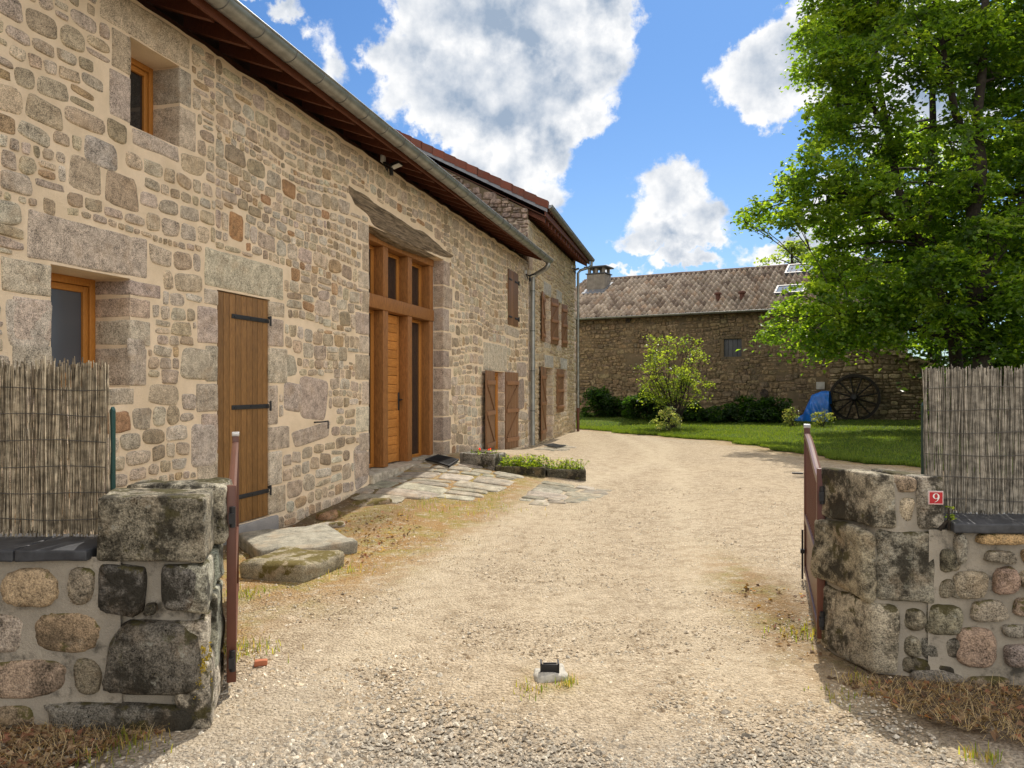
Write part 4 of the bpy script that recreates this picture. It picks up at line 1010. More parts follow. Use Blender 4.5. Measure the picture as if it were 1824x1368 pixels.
for (pa, pb, pc, pd) in ((1397, 492, 1452, 475), (1378, 528, 1430, 513)):
    x0, y0 = roofpt(pa, pb); x1, _ = roofpt(pc, pb); _, y1 = roofpt((pa + pc) / 2, pd); x1 = x0 + max(.85, min(1.3, x1 - x0)); zz = lambda y: BE + (y + .3) * sl + .10
    f = MB()
    for (a, b_, c, d_) in ((x0, x0 + .07, y0, y1), (x1 - .07, x1, y0, y1), (x0 + .07, x1 - .07, y0, y0 + .07), (x0 + .07, x1 - .07, y1 - .07, y1)): f.prism([(c, zz(c) - .1), (c, zz(c) + .04), (d_, zz(d_) + .04), (d_, zz(d_) - .1)], a, b_, 'slate', axis='x')
    fo = f.build('skylight', ro, label=None); g = MB(); c, d_ = y0 + .07, y1 - .07; g.prism([(c, zz(c)), (c, zz(c) + .015), (d_, zz(d_) + .015), (d_, zz(d_))], x0 + .07, x1 - .07, 'skylight_glass', axis='x'); g.build('pane', fo)
for (px, py) in ((1279, 536), (1322, 534)):
    x0, y0 = roofpt(px, py); z0 = BE + (y0 + .3) * sl
    v = MB(); v.tube([(x0, y0, z0), (x0, y0, z0 + .26)], .10, 'red_tile', (.13, .055, .04), k=10); v.tube([(x0, y0, z0 + .26), (x0, y0, z0 + .33), (x0, y0, z0 + .36)], [.15, .15, .08], 'red_tile', (.12, .05, .035), k=10); v.build('roof_vent', ro)
# chimney
cx0, cy = roofpt(1048, 520); cx0 = BN.X(1048, 2.9); cx1 = BN.X(1080, 2.9); Yc = 36.3; zc1 = EYE + (HOR - 487) / FX * Yc
c = MB(); c.box(cx0, cx1, 2.7, 3.5, 5.4, zc1, 'chimney_render', bev=.02); c.box(cx0 - .05, cx1 + .05, 2.65, 3.55, zc1, zc1 + .05, 'slate', bev=.01)
ch = c.build('chimney', ro)
for (a, b_) in ((0, 0), (1, 0), (0, 1), (1, 1), (.5, 0), (.5, 1)):
    p = MB(); xx = cx0 + .04 + a * (cx1 - cx0 - .20); yy = 2.74 + b_ * .6; p.box(xx, xx + .12, yy, yy + .12, zc1 + .05, zc1 + .30, 'chimney_render', (.45, .4, .38)); p.build('chimney_pillar', ch)
p = MB(); p.box(cx0 - .10, cx1 + .10, 2.58, 3.62, zc1 + .30, zc1 + .37, 'slate', bev=.015); p.build('chimney_cap', ch)
p = MB(); p.prism([(2.3, BE + 2.6 * sl + .08), (2.3, BE + 2.6 * sl + .13), (3.5, BE + 3.8 * sl + .13), (3.5, BE + 3.8 * sl + .08)], cx0 - .10, cx1 + .12, 'zinc_flash', axis='x'); p.build('chimney_flashing', ch)

# lean-to shed against the barn, gable side towards the yard, slanting down to the right
shed = empty('lean_to_shed', BN.world(BN.X(1478, -.35), -.35), BN.rz, 'low rough stone shed with mossy sloping tile edge behind the cart wheel', 'shed')
sx = BN.X(1478, -.35); L_ = BN.X(1690, -.35) - sx
zA = BN.P(1545, 617, -.35); zB = BN.P(1662, 655, -.35); slp = (zB[1] - zA[1]) / (zB[0] - zA[0]); zt = lambda x: zA[1] + slp * (x + sx - zA[0])
w = MB(); w.prism([(0, -.2), (L_, -.2), (L_, zt(L_)), (0, zt(0))], 0.0, .34, 'earth_mortar')
w.box(L_ - .3, L_, .34, 4, -.2, zt(L_) - .05, 'earth_mortar')
qz = 0.0
rc = pack(.0, L_, -.1, zt(0), [], (.09, .22), (1.0, 2.8), .018, 95, warp=.05, keep=lambda x, z_, ww, hh: z_ + hh / 2 < zt(x + ww / 2) - .02)
stones(w, rc, 'rubble_far', [((.27, .21, .135), 3), ((.21, .165, .105), 3), ((.34, .27, .18), 2), ((.15, .12, .08), 2)], .05, 96, M=14, p=(3, 7))
w.build('wall', shed)
r_ = MB(); nn = int(L_ / .3) + 1
for i in range(nn):
    x0 = i * .3 - .1; k = rnd.uniform(.7, 1.3); z_ = zt(x0)
    for jy in range(16):
        y_ = -.12 + jy * .26; r_.rbox(x0, x0 + .36, y_, y_ + .24, z_ - .06, z_ + .10 + rnd.uniform(0, .03), 'granite_old', (.48 * k, .38 * k, .25 * k), r=.03, amp=.012, n=1)
r_.build('roof', shed)

# ------------------------------------------------------------------ gate walls and pillars
FL = Frame(-4.0, 3.37, 1, 0); FR = Frame(1.87, 3.99, 1, -.12)
def blk(mb, fr, a, b, c, d, mat, col, dep=.3, r=.035, amp=.02, proud=.02, n=7, seed=0):
    x0, z1 = fr.P(a, b); x1, _ = fr.P(c, b); _, z0 = fr.P((a + c) / 2, d)
    mb.rbox(x0, x1, -proud, dep, z0, z1, mat, col, r=r, amp=amp, n=n, freq=5, seed=seed)
def shear(mb, k):
    mb.chunks = [np.stack([c[:, 0] - k * c[:, 1], c[:, 1], c[:, 2]], -1) for c in mb.chunks]
def wall_thing(fr, name, label, cat): return empty(name, fr.world(0), fr.rz, label, cat)
lw = wall_thing(FL, 'garden_wall', 'low left wall of round pinkish stones in grey cement under a slate coping', 'wall')
m_ = MB(); xE = FL.X(176); xcap = FL.X(168)
wall_sheet(m_, .5, xE + .1, -.15, .76, [], 'cement_mortar', step=.06, amp=.02)
m_.box(.5, xE + .05, .03, .34, -.15, .76, 'cement_mortar')
def pstones(mb, fr, L, mat, seed, pal=None, depth=.04, rough=.06, p=(2.3, 3.6)):
    for i, q in enumerate(L):
        a, b, c, d = q[:4]; x0, z1 = fr.P(a, b); x1, _ = fr.P(c, b); _, z0 = fr.P((a + c) / 2, d)
        col = q[4] if len(q) > 4 else pick(PAL_FRONT, random.Random(seed + i))
        stones(mb, [((x0 + x1) / 2, (z0 + z1) / 2, (x1 - x0) / 2, (z1 - z0) / 2)], mat, None, depth, seed + i, M=44, rough=rough, p=p, colf=lambda *_: col)
tanA = (.36, .27, .17); dk = (.14, .12, .10)
pstones(m_, FL, [(8, 1010, 108, 1080, tanA), (124, 1008, 172, 1076, (.32, .27, .2)), (62, 1088, 182, 1162, (.30, .22, .14)), (-70, 1090, 47, 1162, (.37, .31, .25)), (-40, 1172, 122, 1244, (.34, .255, .185)), (134, 1172, 182, 1236, (.20, .17, .12)), (-30, 1256, 66, 1290, (.27, .21, .14)), (-130, 1010, -5, 1078), (-180, 1090, -85, 1160), (-190, 1175, -60, 1240)], 'granite_front', 201)
# out of frame, the wall goes on
stones(m_, pack(.5, 1.55, -.05, .72, [], (.13, .2), (1.1, 1.9), .05, 210, warp=.02), 'granite_front', PAL_FRONT, .03, 211, p=(2.3, 3.5))
m_.build('wall', lw)
xs0 = FL.X(-220)
c = MB(); x_ = .5
while x_ < xcap - .05:
    x2 = min(x_ + rnd.uniform(.5, .8), xcap); x2 = xcap if xcap - x2 < .2 else x2
    c.rbox(x_, x2 - .006, -.05, .33, .748, .798, 'slate', r=.008, amp=.006, n=8, freq=6); x_ = x2
c.build('coping', lw)
lp = wall_thing(Frame(FL.X(176) - 4.0, 3.37, 1, 0), 'gate_pillar', 'left gate pillar of blackened mossy granite blocks, thick cap block on top', 'gate pillar')
ox = FL.X(176); FLp = Frame(-4.0 + ox, 3.37, 1, 0)
m_ = MB(); xr = FLp.X(362)
m_.rbox(.0, xr - .02, .02, .52, -.15, 1.0, 'cement_mortar', r=.02, amp=.012, n=9)
D1 = (.24, .215, .16); D2 = (.34, .31, .235)
blk(m_, FLp, 175, 885, 366, 1000, 'granite_black', D1, .30, .02, .012, .03, 14, 1)
m_.rbox(FLp.X(190), xr + .06, .315, .56, FLp.P(0, 1000)[1] + .01, 1.035, 'granite_black', D2, r=.03, amp=.02, n=10)
pstones(m_, FLp, [(176, 1004, 258, 1096, (.13, .12, .105)), (287, 1006, 352, 1088, (.20, .185, .16)), (192, 1106, 356, 1238, (.15, .135, .11)), (84, 1252, 345, 1308, (.20, .185, .155)), (258, 1075, 280, 1092, D1)], 'granite_black', 231, depth=.05, p=(3.2, 6), rough=.05)
for (a, b, y0, y1, sd) in ((1004, 1090, .0, .27, 1), (1006, 1075, .28, .55, 2), (1106, 1175, .0, .2, 3), (1085, 1230, .21, .55, 4), (1178, 1300, .0, .3, 5), (1232, 1300, .31, .55, 6)):
    z1 = FLp.P(0, a)[1]; z0 = FLp.P(0, b)[1]; m_.rbox(xr - .12, xr + .012 + .02 * rnd.random(), y0 - (.0 if y0 else .015), y1, z0, z1, 'granite_old', (.42 * rnd.uniform(.85, 1.1), .38, .30), r=.02, amp=.018, n=7, seed=sd)
shear(m_, .25); m_.build('blocks', lp)
g_ = np.random.default_rng(8); n_ = 900; a_ = g_.random(n_); zz_ = FLp.P(0, 1190)[1] + .11 - .24 * a_; yy = g_.uniform(-.015, .07, n_); xx = xr + .012 + g_.normal(0, .006, n_) - (yy < 0.01) * g_.uniform(0, .05, n_) * (a_ > .5); xx = xx - .25 * yy
kk = (np.abs(yy - .02 - .02 * np.sin(a_ * 9)) < .035 * (1.1 - .3 * a_)); P_ = np.stack([xx, yy - .03 * (yy < .01), zz_], -1)[kk]; leaf_mesh('moss', P_, g_.normal(0, .6, P_.shape) + [1, -1, .6], g_.uniform(.006, .013, len(P_)), np.array([.26, .20, .03]) * g_.uniform(.5, 1.4, (len(P_), 1)), 'dry_leaf', parent=lp, seed=9)


rp = wall_thing(FR, 'gate_pillar', 'right gate pillar of mossy grey granite blocks carrying the red number plate', 'gate pillar')
m_ = MB(); X_ = FR.X
m_.rbox(.02, X_(1676) + .02, .015, .46, -.15, 1.01, 'cement_mortar', r=.03, amp=.02, n=9)
G1 = (.31, .275, .205); G2 = (.29, .255, .18); G3 = (.44, .37, .265)
blk(m_, FR, 1551, 846, 1596, 941, 'granite_old', G1, .42, .018, .012, .01, 7, 3)
m_.rbox(.02, X_(1636), .14, .44, FR.P(1600, 940)[1], 1.035, 'granite_old', G1, r=.02, amp=.012, n=9)
blk(m_, FR, 1599, 851, 1636, 880, 'granite_front', (.30, .23, .16), .13, .03, .02, .0, 5, 4); blk(m_, FR, 1603, 884, 1634, 936, 'granite_front', G3, .13, .04, .02, .0, 5, 5)
blk(m_, FR, 1639, 849, 1681, 941, 'granite_old', (.33, .30, .245), .38, .018, .008, .01, 8, 6)
blk(m_, FR, 1540, 946, 1566, 1072, 'granite_old', G2, .44, .03, .03, .0, 8, 7); blk(m_, FR, 1565, 944, 1668, 1074, 'granite_old', (.27, .25, .195), .4, .025, .014, .008, 9, 8)
blk(m_, FR, 1550, 1075, 1604, 1203, 'granite_old', (.38, .335, .25), .44, .035, .014, .02, 9, 9)
blk(m_, FR, 1606, 1080, 1650, 1130, 'granite_old', (.15, .13, .09), .3, .04, .03, -.02, 6, 10); blk(m_, FR, 1608, 1132, 1640, 1170, 'granite_old', (.25, .22, .17), .3, .04, .03, -.02, 6, 11)
blk(m_, FR, 1642, 1135, 1682, 1180, 'granite_old', (.20, .185, .15), .3, .04, .03, .0, 6, 12); blk(m_, FR, 1610, 1172, 1660, 1205, 'granite_old', (.16, .14, .1), .3, .04, .03, .0, 6, 13)
blk(m_, FR, 1651, 1074, 1718, 1132, 'granite_old', (.24, .22, .155), .2, .05, .02, .03, 7, 14)
blk(m_, FR, 1670, 948, 1696, 1010, 'granite_old', G2, .2, .04, .03, .0, 7, 15); blk(m_, FR, 1670, 1014, 1694, 1072, 'granite_old', G2, .2, .04, .03, .0, 7, 16)
blk(m_, FR, 1690, 1020, 1712, 1070, 'granite_old', (.25, .23, .18), .2, .04, .03, .02, 6, 18); blk(m_, FR, 1684, 1136, 1712, 1176, 'granite_old', (.24, .22, .18), .2, .04, .03, .015, 6, 19); blk(m_, FR, 1664, 1184, 1706, 1206, 'granite_old', (.24, .22, .18), .2, .04, .03, .015, 6, 20)
blk(m_, FR, 1612, 1084, 1646, 1124, 'granite_old', (.24, .21, .15), .3, .04, .02, .02, 6, 31); blk(m_, FR, 1612, 1130, 1640, 1168, 'granite_old', (.28, .25, .18), .3, .04, .02, .02, 6, 32)
blk(m_, FR, 1672, 1030, 1700, 1068, 'granite_old', (.25, .22, .16), .2, .04, .02, .03, 6, 33); blk(m_, FR, 1674, 975, 1702, 1022, 'granite_old', (.22, .20, .14), .2, .04, .02, .03, 6, 34)
blk(m_, FR, 1697, 950, 1716, 1012, 'granite_old', (.3, .27, .2), .2, .04, .03, .02, 6, 21)
blk(m_, FR, 1553, 1206, 1606, 1228, 'granite_old', (.3, .28, .24), .4, .03, .02, .0, 6, 17)
shear(m_, .34); m_.build('blocks', rp)
rw = wall_thing(Frame(*FR.world(X_(1690))[:2], 1, -.12), 'garden_wall', 'low right wall of rounded pink stones in grey cement below the reed screen', 'wall')
ox = X_(1690); FRw = Frame(*FR.world(ox)[:2], 1, -.12)
m_ = MB(); wall_sheet(m_, -.1, 3.0, -.15, .77, [], 'cement_mortar', step=.06, amp=.02); m_.box(-.1, 3.0, .03, .34, -.15, .77, 'cement_mortar')
q = lambda a, b, c, d: (1380 + a / 2.178, 740 + b / 2.178, 1380 + c / 2.178, 740 + d / 2.178)
pstones(m_, FRw, [q(690, 600, 825, 712) + ((.34, .29, .21),), q(843, 586, 946, 692) + ((.33, .235, .18),), q(760, 714, 902, 802) + ((.32, .275, .21),), q(925, 705, 1010, 780) + ((.33, .25, .19),), q(700, 820, 862, 977) + ((.35, .255, .19),), q(884, 884, 1010, 968) + ((.28, .23, .2),), q(812, 522, 936, 572) + ((.27, .235, .18),),
    q(778, 448, 975, 500) + ((.42, .29, .15),), q(690, 452, 735, 575) + ((.28, .26, .21),), q(530, 985, 735, 1058) + ((.20, .18, .15),), q(748, 1008, 905, 1040) + ((.24, .2, .15),), q(880, 808, 1000, 860) + ((.27, .245, .2),), q(945, 600, 1060, 680), q(1030, 700, 1130, 800), q(1020, 820, 1150, 960), q(955, 515, 1060, 580) + ((.40, .29, .17),)], 'granite_front', 251, rough=.05)
stones(m_, pack(.75, 2.95, -.05, .7, [], (.13, .2), (1.1, 1.9), .05, 270, warp=.02), 'granite_front', PAL_FRONT, .035, 271, p=(2.3, 3.5))
m_.build('wall', rw)
c = MB(); x_ = .0
while x_ < 3:
    x2 = x_ + rnd.uniform(.55, .8); c.rbox(x_, x2 - .005, -.06, .33, .765, .815 , 'slate', r=.008, amp=.007, n=8, freq=6); x_ = x2
c.build('coping', rw)

# number plate
px0, pz1 = FR.P(1647.5, 872); px1, pz0 = FR.P(1674.5, 896.5); cxp = (px0 + px1) / 2; czp = (pz0 + pz1) / 2; hw = (px1 - px0) / 2; hh = (pz1 - pz0) / 2
plate = empty('number_plate', FR.world(cxp, -.052, czp), FR.rz, 'small red enamel house number plate with a white 9 and white border', 'number plate')
plate.location.x += -.005
b = MB(); b.box(-hw, hw, 0, .006, -hh, hh, 'sign_white', bev=.002); b.box(-hw + .002, hw - .002, -.002, .001, -hh + .002, hh - .002, 'sign_red')
e = .0055
for (a, c_, d_, f_) in ((-hw + .003, hw - .003, hh - e, hh - e + .0018), (-hw + .003, hw - .003, -hh + e - .0018, -hh + e), (-hw + .003, -hw + .0048, -hh + e, hh - e), (hw - .0048, hw - .003, -hh + e, hh - e)): b.box(a, c_, -.003, -.0015, d_, f_, 'sign_white')
b.build('plate', plate)
# a serif nine: bowl, stem curve and ball foot
b = MB(); n = 40; sc = hh * 1.15
outer = [(math.cos(t_) * .40, .22 + math.sin(t_) * .36) for t_ in np.linspace(0, 2 * math.pi, n, endpoint=False)]; inner = [(math.cos(t_) * .21, .22 + math.sin(t_) * .30) for t_ in np.linspace(0, 2 * math.pi, n, endpoint=False)]
vs = [(x * sc, -.0035, z * sc) for x, z in outer + inner]; b.add(vs, [(i, (i + 1) % n, n + (i + 1) % n, n + i) for i in range(n)], 'sign_white')
tl = [(.40, .22), (.40, .05), (.34, -.14), (.22, -.32), (.05, -.46), (-.16, -.56)]; ti = [(.21, .18), (.22, .02), (.17, -.16), (.09, -.32), (-.03, -.44), (-.18, -.52)]
vs = [(x * sc, -.0038, z * sc) for x, z in tl + ti]; k = len(tl); b.add(vs, [(i, k + i, k + i + 1, i + 1) for i in range(k - 1)], 'sign_white')
b.build('digit', plate)

# ------------------------------------------------------------------ gate leaves
def gate(P0, P1, z0a, z0b, label, side):
    """arched leaf from the hinge post at P0 to the free post at P1; heights of both posts"""
    dx, dy = P1[0] - P0[0], P1[1] - P0[1]; L = math.hypot(dx, dy); g = empty('gate_leaf', (P0[0], P0[1], 0), math.atan2(dy, dx), label, 'gate')
    arch = lambda x: z0a - .05 + (z0b - .07 - z0a + .05) * (math.sin((min(max(x / L, 0), 1)) * math.pi - math.pi / 2) * .5 + .5) ** .75
    zb_ = .06; w2 = .022
    part('post', lambda q: q.box(-w2, w2, -w2, w2, zb_, z0a, 'gate_paint', bev=.003), g)
    pk = part('post', lambda q: q.box(L - w2, L + w2, -w2, w2, zb_, z0b - .03, 'gate_paint', bev=.003), g)
    part('post_cap', lambda q: q.box(L - w2 - .003, L + w2 + .003, -w2 - .003, w2 + .003, z0b - .03, z0b, 'gate_cap', bev=.004), pk)
    def rail(q):
        xs_ = np.linspace(w2, L - w2, 22); 
        vs = []
        for x in xs_:
            z = arch(x); vs += [(x, -.02, z - .045), (x, .02, z - .045), (x, .02, z - .004), (x, .008, z), (x, -.008, z), (x, -.02, z - .004)]
        fs = [(i * 6 + j, i * 6 + (j + 1) % 6, (i + 1) * 6 + (j + 1) % 6, (i + 1) * 6 + j) for i in range(21) for j in range(6)]
        q.add(vs, fs, 'gate_paint')
    part('top_rail', rail, g)
    part('middle_rail', lambda q: q.box(w2, L - w2, -.02, .02, .47, .52, 'gate_paint', bev=.004), g)
    part('bottom_rail', lambda q: q.box(w2, L - w2, -.02, .02, .07, .12, 'gate_paint', bev=.004), g)
    def pan(q):
        n_ = 12; d_ = (L - 2 * w2) / n_
        for i in range(n_): q.box(w2 + i * d_ + .002, w2 + (i + 1) * d_ - .002, -.008, .008, .115, .475, 'gate_paint', bev=.003)
    part('lower_panel', pan, g)
    nb_ = 13
    for i in range(nb_):
        x = w2 + (L - 2 * w2) * (i + 1) / (nb_ + 1)
        part('bar', lambda q: q.box(x - .009, x + .009, -.009, .009, .515, arch(x) - .035, 'gate_paint'), g)
    for z in (.16, z0a - .16):
        part('hinge', lambda q: (q.tube([(-.035, -side * .005, z - .04), (-.035, -side * .005, z + .06)], .014, 'black_iron', k=8), q.box(-.06, -.02, -.012, .012, z - .02, z + .03, 'black_iron')), g)
    part('drop_bolt', lambda q: (q.tube([(L - .04, side * .035, .02), (L - .04, side * .035, .40)], .008, 'black_iron', k=6), q.box(L - .06, L - .02, side * .02, side * .05, .22, .25, 'black_iron'), q.tube([(L - .04, side * .03, z0b - .38), (L - .04, side * .11, z0b - .38)], .007, 'black_iron', k=6)), g)
    return g
gate((-1.375, 3.77), (-1.955, 5.44), 1.02, 1.185, 'left gate leaf, reddish brown metal bars, swung open beside the blackened pillar', 1)
gate((1.775, 4.42), (2.29, 5.97), 1.035, 1.215, 'right gate leaf, reddish brown metal bars, swung open beside the number plate pillar', 1)

# ------------------------------------------------------------------ reed screens
def reeds(fr, x0, x1, z0, z1, label, cols, seed, lean_left=None, rag=.016):
    nr = np.random.default_rng(seed); e = empty('reed_screen', fr.world(x0, 0, z0), fr.rz, label, 'reed screen')
    n = int((x1 - x0) * 620); X = nr.uniform(0, x1 - x0, n); Yv = nr.uniform(-.012, .012, n); rad = nr.uniform(.0018, .0036, n)
    zt_ = (z1 - z0) + nr.normal(0, rag, n) - (nr.random(n) < .25) * nr.uniform(0, rag * 3.5, n); zb_ = nr.uniform(-.005, .035, n) * 1.0
    lean = nr.normal(0, .018, n); K = 4; lev = 5; V = []
    wob = nr.normal(0, .0035, (n, lev))
    for i in range(lev):
        t_ = i / (lev - 1); z = zb_ + (zt_ - zb_) * t_; cx_ = X + lean * (t_ - .5) + wob[:, i]
        if lean_left is not None: cx_ = np.maximum(cx_, lean_left(z))
        for j in range(K):
            a = 2 * np.pi * j / K; V.append(np.stack([cx_ + np.cos(a) * rad, Yv + np.sin(a) * rad, z], -1))
    V = np.stack(V, 1).reshape(-1, 3); base = (np.arange(n) * K * lev)[:, None, None]
    Q = np.array([[i * K + j, i * K + (j + 1) % K, (i + 1) * K + (j + 1) % K, (i + 1) * K + j] for i in range(lev - 1) for j in range(K)])[None] + base
    cc = np.array(cols)[nr.integers(0, len(cols), n)] * nr.uniform(.70, 1.25, (n, 1)); me = mesh_np('reeds', V, Q.reshape(-1, 4), ['reed'], col=np.repeat(cc, K * (lev - 1), 0), smooth=True)
    link(bpy.data.objects.new('reeds', me), e)
    k = 0; z = .09
    while z < z1 - z0 - .05:
        pts = [(x, -.016 + .003 * math.sin(x * 40), z + .006 * math.sin(x * 9 + k) - .01 * (x / (x1 - x0)) ** 2) for x in np.linspace(.0 if lean_left is None else lean_left(z), x1 - x0, 40)]
        part('binding_wire', lambda q: q.tube(pts, .0023, 'wire', k=4), e); z += .122; k += 1
    return e
GREY_R = [(.36, .30, .21), (.26, .215, .15), (.46, .395, .285), (.17, .135, .09)]; GREY_R2 = [(.31, .28, .23), (.275, .25, .205), (.345, .315, .26), (.20, .18, .145)]
RL = Frame(-3.6, 3.62, 1, 0)
reeds(RL, 0.2, RL.X(192), .80, 1.605, 'left reed screen, tousled grey brown canes above the slate coping', GREY_R, 5)
RR = Frame(FR.world(X_(1645))[0], FR.world(X_(1645))[1] + .26, 1, -.10)
reeds(RR, RR.X(1646), 3.0, .80, 1.60, 'right reed screen, flat grey canes bound by wires, behind the number plate', GREY_R2, 6, rag=.009)
for (fr, px, z1, dy, lb) in ((RL, 195, 1.39, .03, 'thin green fence post at the right end of the left reed screen'), (RR, 1652, 1.40, .05, 'thin green fence post at the left end of the right reed screen')):
    x = fr.X(px); p = MB(); p.box(-.008, .008, -.014, .014, .0, z1, 'green_post', bev=.003); p.prism([(-.008, z1), (.008, z1), (0, z1 + .018)], -.014, .014, 'green_post')
    for zz in np.arange(.9, z1, .1): p.tube([(-.008, -.015, zz), (.008, -.015, zz)], .003, 'green_post', k=5)
    o = p.build('fence_post', None, label=lb, cat='post'); o.location = fr.world(x, dy, 0)

# ------------------------------------------------------------------ slabs, paving, troughs and small things on the ground
def rock(name, label, cat, px0, py0, px1, py1, th, dep, rz=0.0, mat='granite_slab', col=(.33, .30, .24), r=.05, amp=.035, sink=.03, group=None, seed=0, n=9):
    """block whose front foot runs between two pixels of the photograph"""
    A = gpt(px0, py0); B = gpt(px1, py1); L = math.hypot(B[0] - A[0], B[1] - A[1]); b = MB()
    b.rbox(0, L, 0, dep, -sink, th, mat, col, r=r, amp=amp, n=n, freq=3.2, seed=seed)
    o = b.build(name, None, label=label, cat=cat, group=group); o.location = (A[0], A[1], min(A[2], B[2])); o.rotation_euler = (0, 0, math.atan2(B[1] - A[1], B[0] - A[0]) + rz); return o
rock('stone_slab', 'thick mossy granite slab nearest the left gate post, rounded front', 'stone slab', 422, 1030, 538, 1040, .14, .62, r=.05, seed=3, col=(.27, .235, .16), amp=.03)
rock('stone_slab', 'long pale flat granite slab lying under the plank door', 'stone slab', 464, 1006, 640, 986, .115, 1.0, mat='granite_paving', r=.035, seed=7, col=(.28, .26, .205), amp=.028)
rock('loose_stone', 'small flat stone against the wall, left of the paving', 'stone', 566, 944, 618, 940, .05, .2, seed=9, col=(.34, .30, .25))
rock('loose_stone', 'reddish brown stone lying behind the small flat one at the wall foot', 'stone', 572, 930, 612, 922, .10, .18, seed=12, col=(.28, .17, .10))
rock('loose_stone', 'low brown stone half sunk at the edge of the paving', 'stone', 640, 905, 700, 895, .06, .25, seed=14, col=(.25, .2, .14))
b = MB(); b.rbox(-.035, .035, -.02, .02, 0, .03, 'brick', r=.006, amp=.006, n=3)
o = b.build('brick_fragment', None, label='chip of orange brick lying on the gravel near the left gate leaf', cat='brick'); X0, Y0, Z0 = gpt(464, 1186); o.location = (X0, Y0, Z0); o.rotation_euler = (0, 0, .3)

# flagstones: one laid sheet of irregular slabs on the slope in front of the entrance
def paving(name, region, cell, seed, th=.035, col=[((.29, .26, .20), 3), ((.26, .235, .18), 2), ((.32, .29, .225), 2), ((.22, .20, .15), 1)]):
    A = np.array([gpt(*p)[:2] for p in region]); c0 = A.mean(0); u = np.array([.256, .967]); v = np.array([.967, -.256])
    loc = np.stack([(A - c0) @ v, (A - c0) @ u], -1); x0, z0 = loc.min(0); x1, z1 = loc.max(0)
    rc = pack(x0, x1, z0, z1, [], cell, (.9, 2.1), .028, seed, warp=.06, split=.15, keep=lambda x, z, w_, h_: bool(in_poly(np.array(x), np.array(z), [tuple(q_) for q_ in loc])))
    m_ = MB(); stones(m_, rc, 'granite_paving', col, .035, seed, M=22, rough=.07, p=(4, 8))
    V = m_.chunks[0]; W_ = c0[None] + V[:, 0:1] * v[None] + V[:, 2:3] * u[None]; z = gh(W_[:, 0], W_[:, 1]) - V[:, 1] * .42 + .002
    m_.chunks[0] = np.stack([W_[:, 0], W_[:, 1], z], -1); m_.f = [f[::-1] for f in m_.f]
    return m_.build(name, None, kind='structure')
paving('flagstone_paving', [(622, 884), (655, 846), (770, 810), (812, 820), (880, 838), (935, 846), (925, 858), (860, 874), (810, 888), (735, 892), (680, 896)], (.26, .46), 301)
paving('flagstone_paving', [(930, 884), (965, 860), (1030, 864), (1092, 874), (1075, 887), (1020, 894), (1000, 908), (945, 904)], (.22, .38), 305)
paving('flagstone_paving', [(968, 797), (1000, 790), (1022, 796), (1010, 803), (985, 804)], (.3, .5), 309)

def mat_(corners, label):
    """openwork mat laid on the slope; corners in the photograph: front left, front right, back right, back left"""
    Q_ = [np.array(gpt(*c)[:2]) for c in corners]; b = MB(); L = W_ = 1.0
    for (a, c, d_, e_) in ((0, 1, 0, .06), (0, 1, .94, 1), (0, .05, .061, .939), (.95, 1, .061, .939)): 
        for k in range(6): b.box(a + (c - a) * k / 6, a + (c - a) * (k + 1) / 6, d_, e_, .0, .022, 'rubber_mat')
    for i in range(12):
        x = .07 + i * .078; b.box(x, x + .022, .061, .939, .002, .02, 'rubber_mat')
    for i in range(9):
        y = .11 + i * .09
        for k in range(6): b.box(.051 + .898 * k / 6, .051 + .898 * (k + 1) / 6, y, y + .03, .004, .0215, 'rubber_mat')
    o0 = Q_[0]; out = []
    for v in b.chunks:
        s_, t_ = v[:, 0:1], v[:, 1:2]; P_ = Q_[0] * (1 - s_) * (1 - t_) + Q_[1] * s_ * (1 - t_) + Q_[2] * s_ * t_ + Q_[3] * (1 - s_) * t_
        out.append(np.stack([P_[:, 0] - o0[0], P_[:, 1] - o0[1], gh(P_[:, 0], P_[:, 1]) + .034 + v[:, 2]], -1))
    b.chunks = out; o = b.build('doormat', None, label=label, cat='doormat'); o.location = (o0[0], o0[1], 0); return o
mat_([(757, 824), (800, 836), (818, 824), (780, 815)], 'openwork black rubber doormat on the paving before the glazed entrance')
mat_([(969, 796), (990, 800), (1008, 797), (985, 793)], 'thin black doormat before the far door of the taller house')

PLANT_PAL = [(.14, .20, .03), (.20, .25, .05), (.09, .15, .025)]
def trough(px0, py0, px1, py1, h, dep, label, planted, seed, col=(.15, .14, .11)):
    A = gpt(px0, py0); B = gpt(px1, py1); L = math.hypot(B[0] - A[0], B[1] - A[1])
    e = empty('stone_trough', (A[0], A[1], min(A[2], B[2]) - .03), math.atan2(B[1] - A[1], B[0] - A[0]), label, 'stone trough'); t_ = .07
    b = MB()
    for (a, b_, c, d_) in ((0, L, 0, t_), (0, L, dep - t_, dep), (0, t_, t_ * .8, dep - t_ * .8), (L - t_, L, t_ * .8, dep - t_ * .8)): b.rbox(a, b_, c, d_, 0, h, 'granite_old', col, r=.02, amp=.012, n=6, seed=seed)
    b.rbox(.02, L - .02, .02, dep - .02, 0, h * .5, 'granite_old', col, r=.01); b.build('basin', e)
    s = MB(); s.box(t_, L - t_, t_, dep - t_, h * .45, h - .05, 'soil'); s.build('soil', e)
    return e, L, dep, h
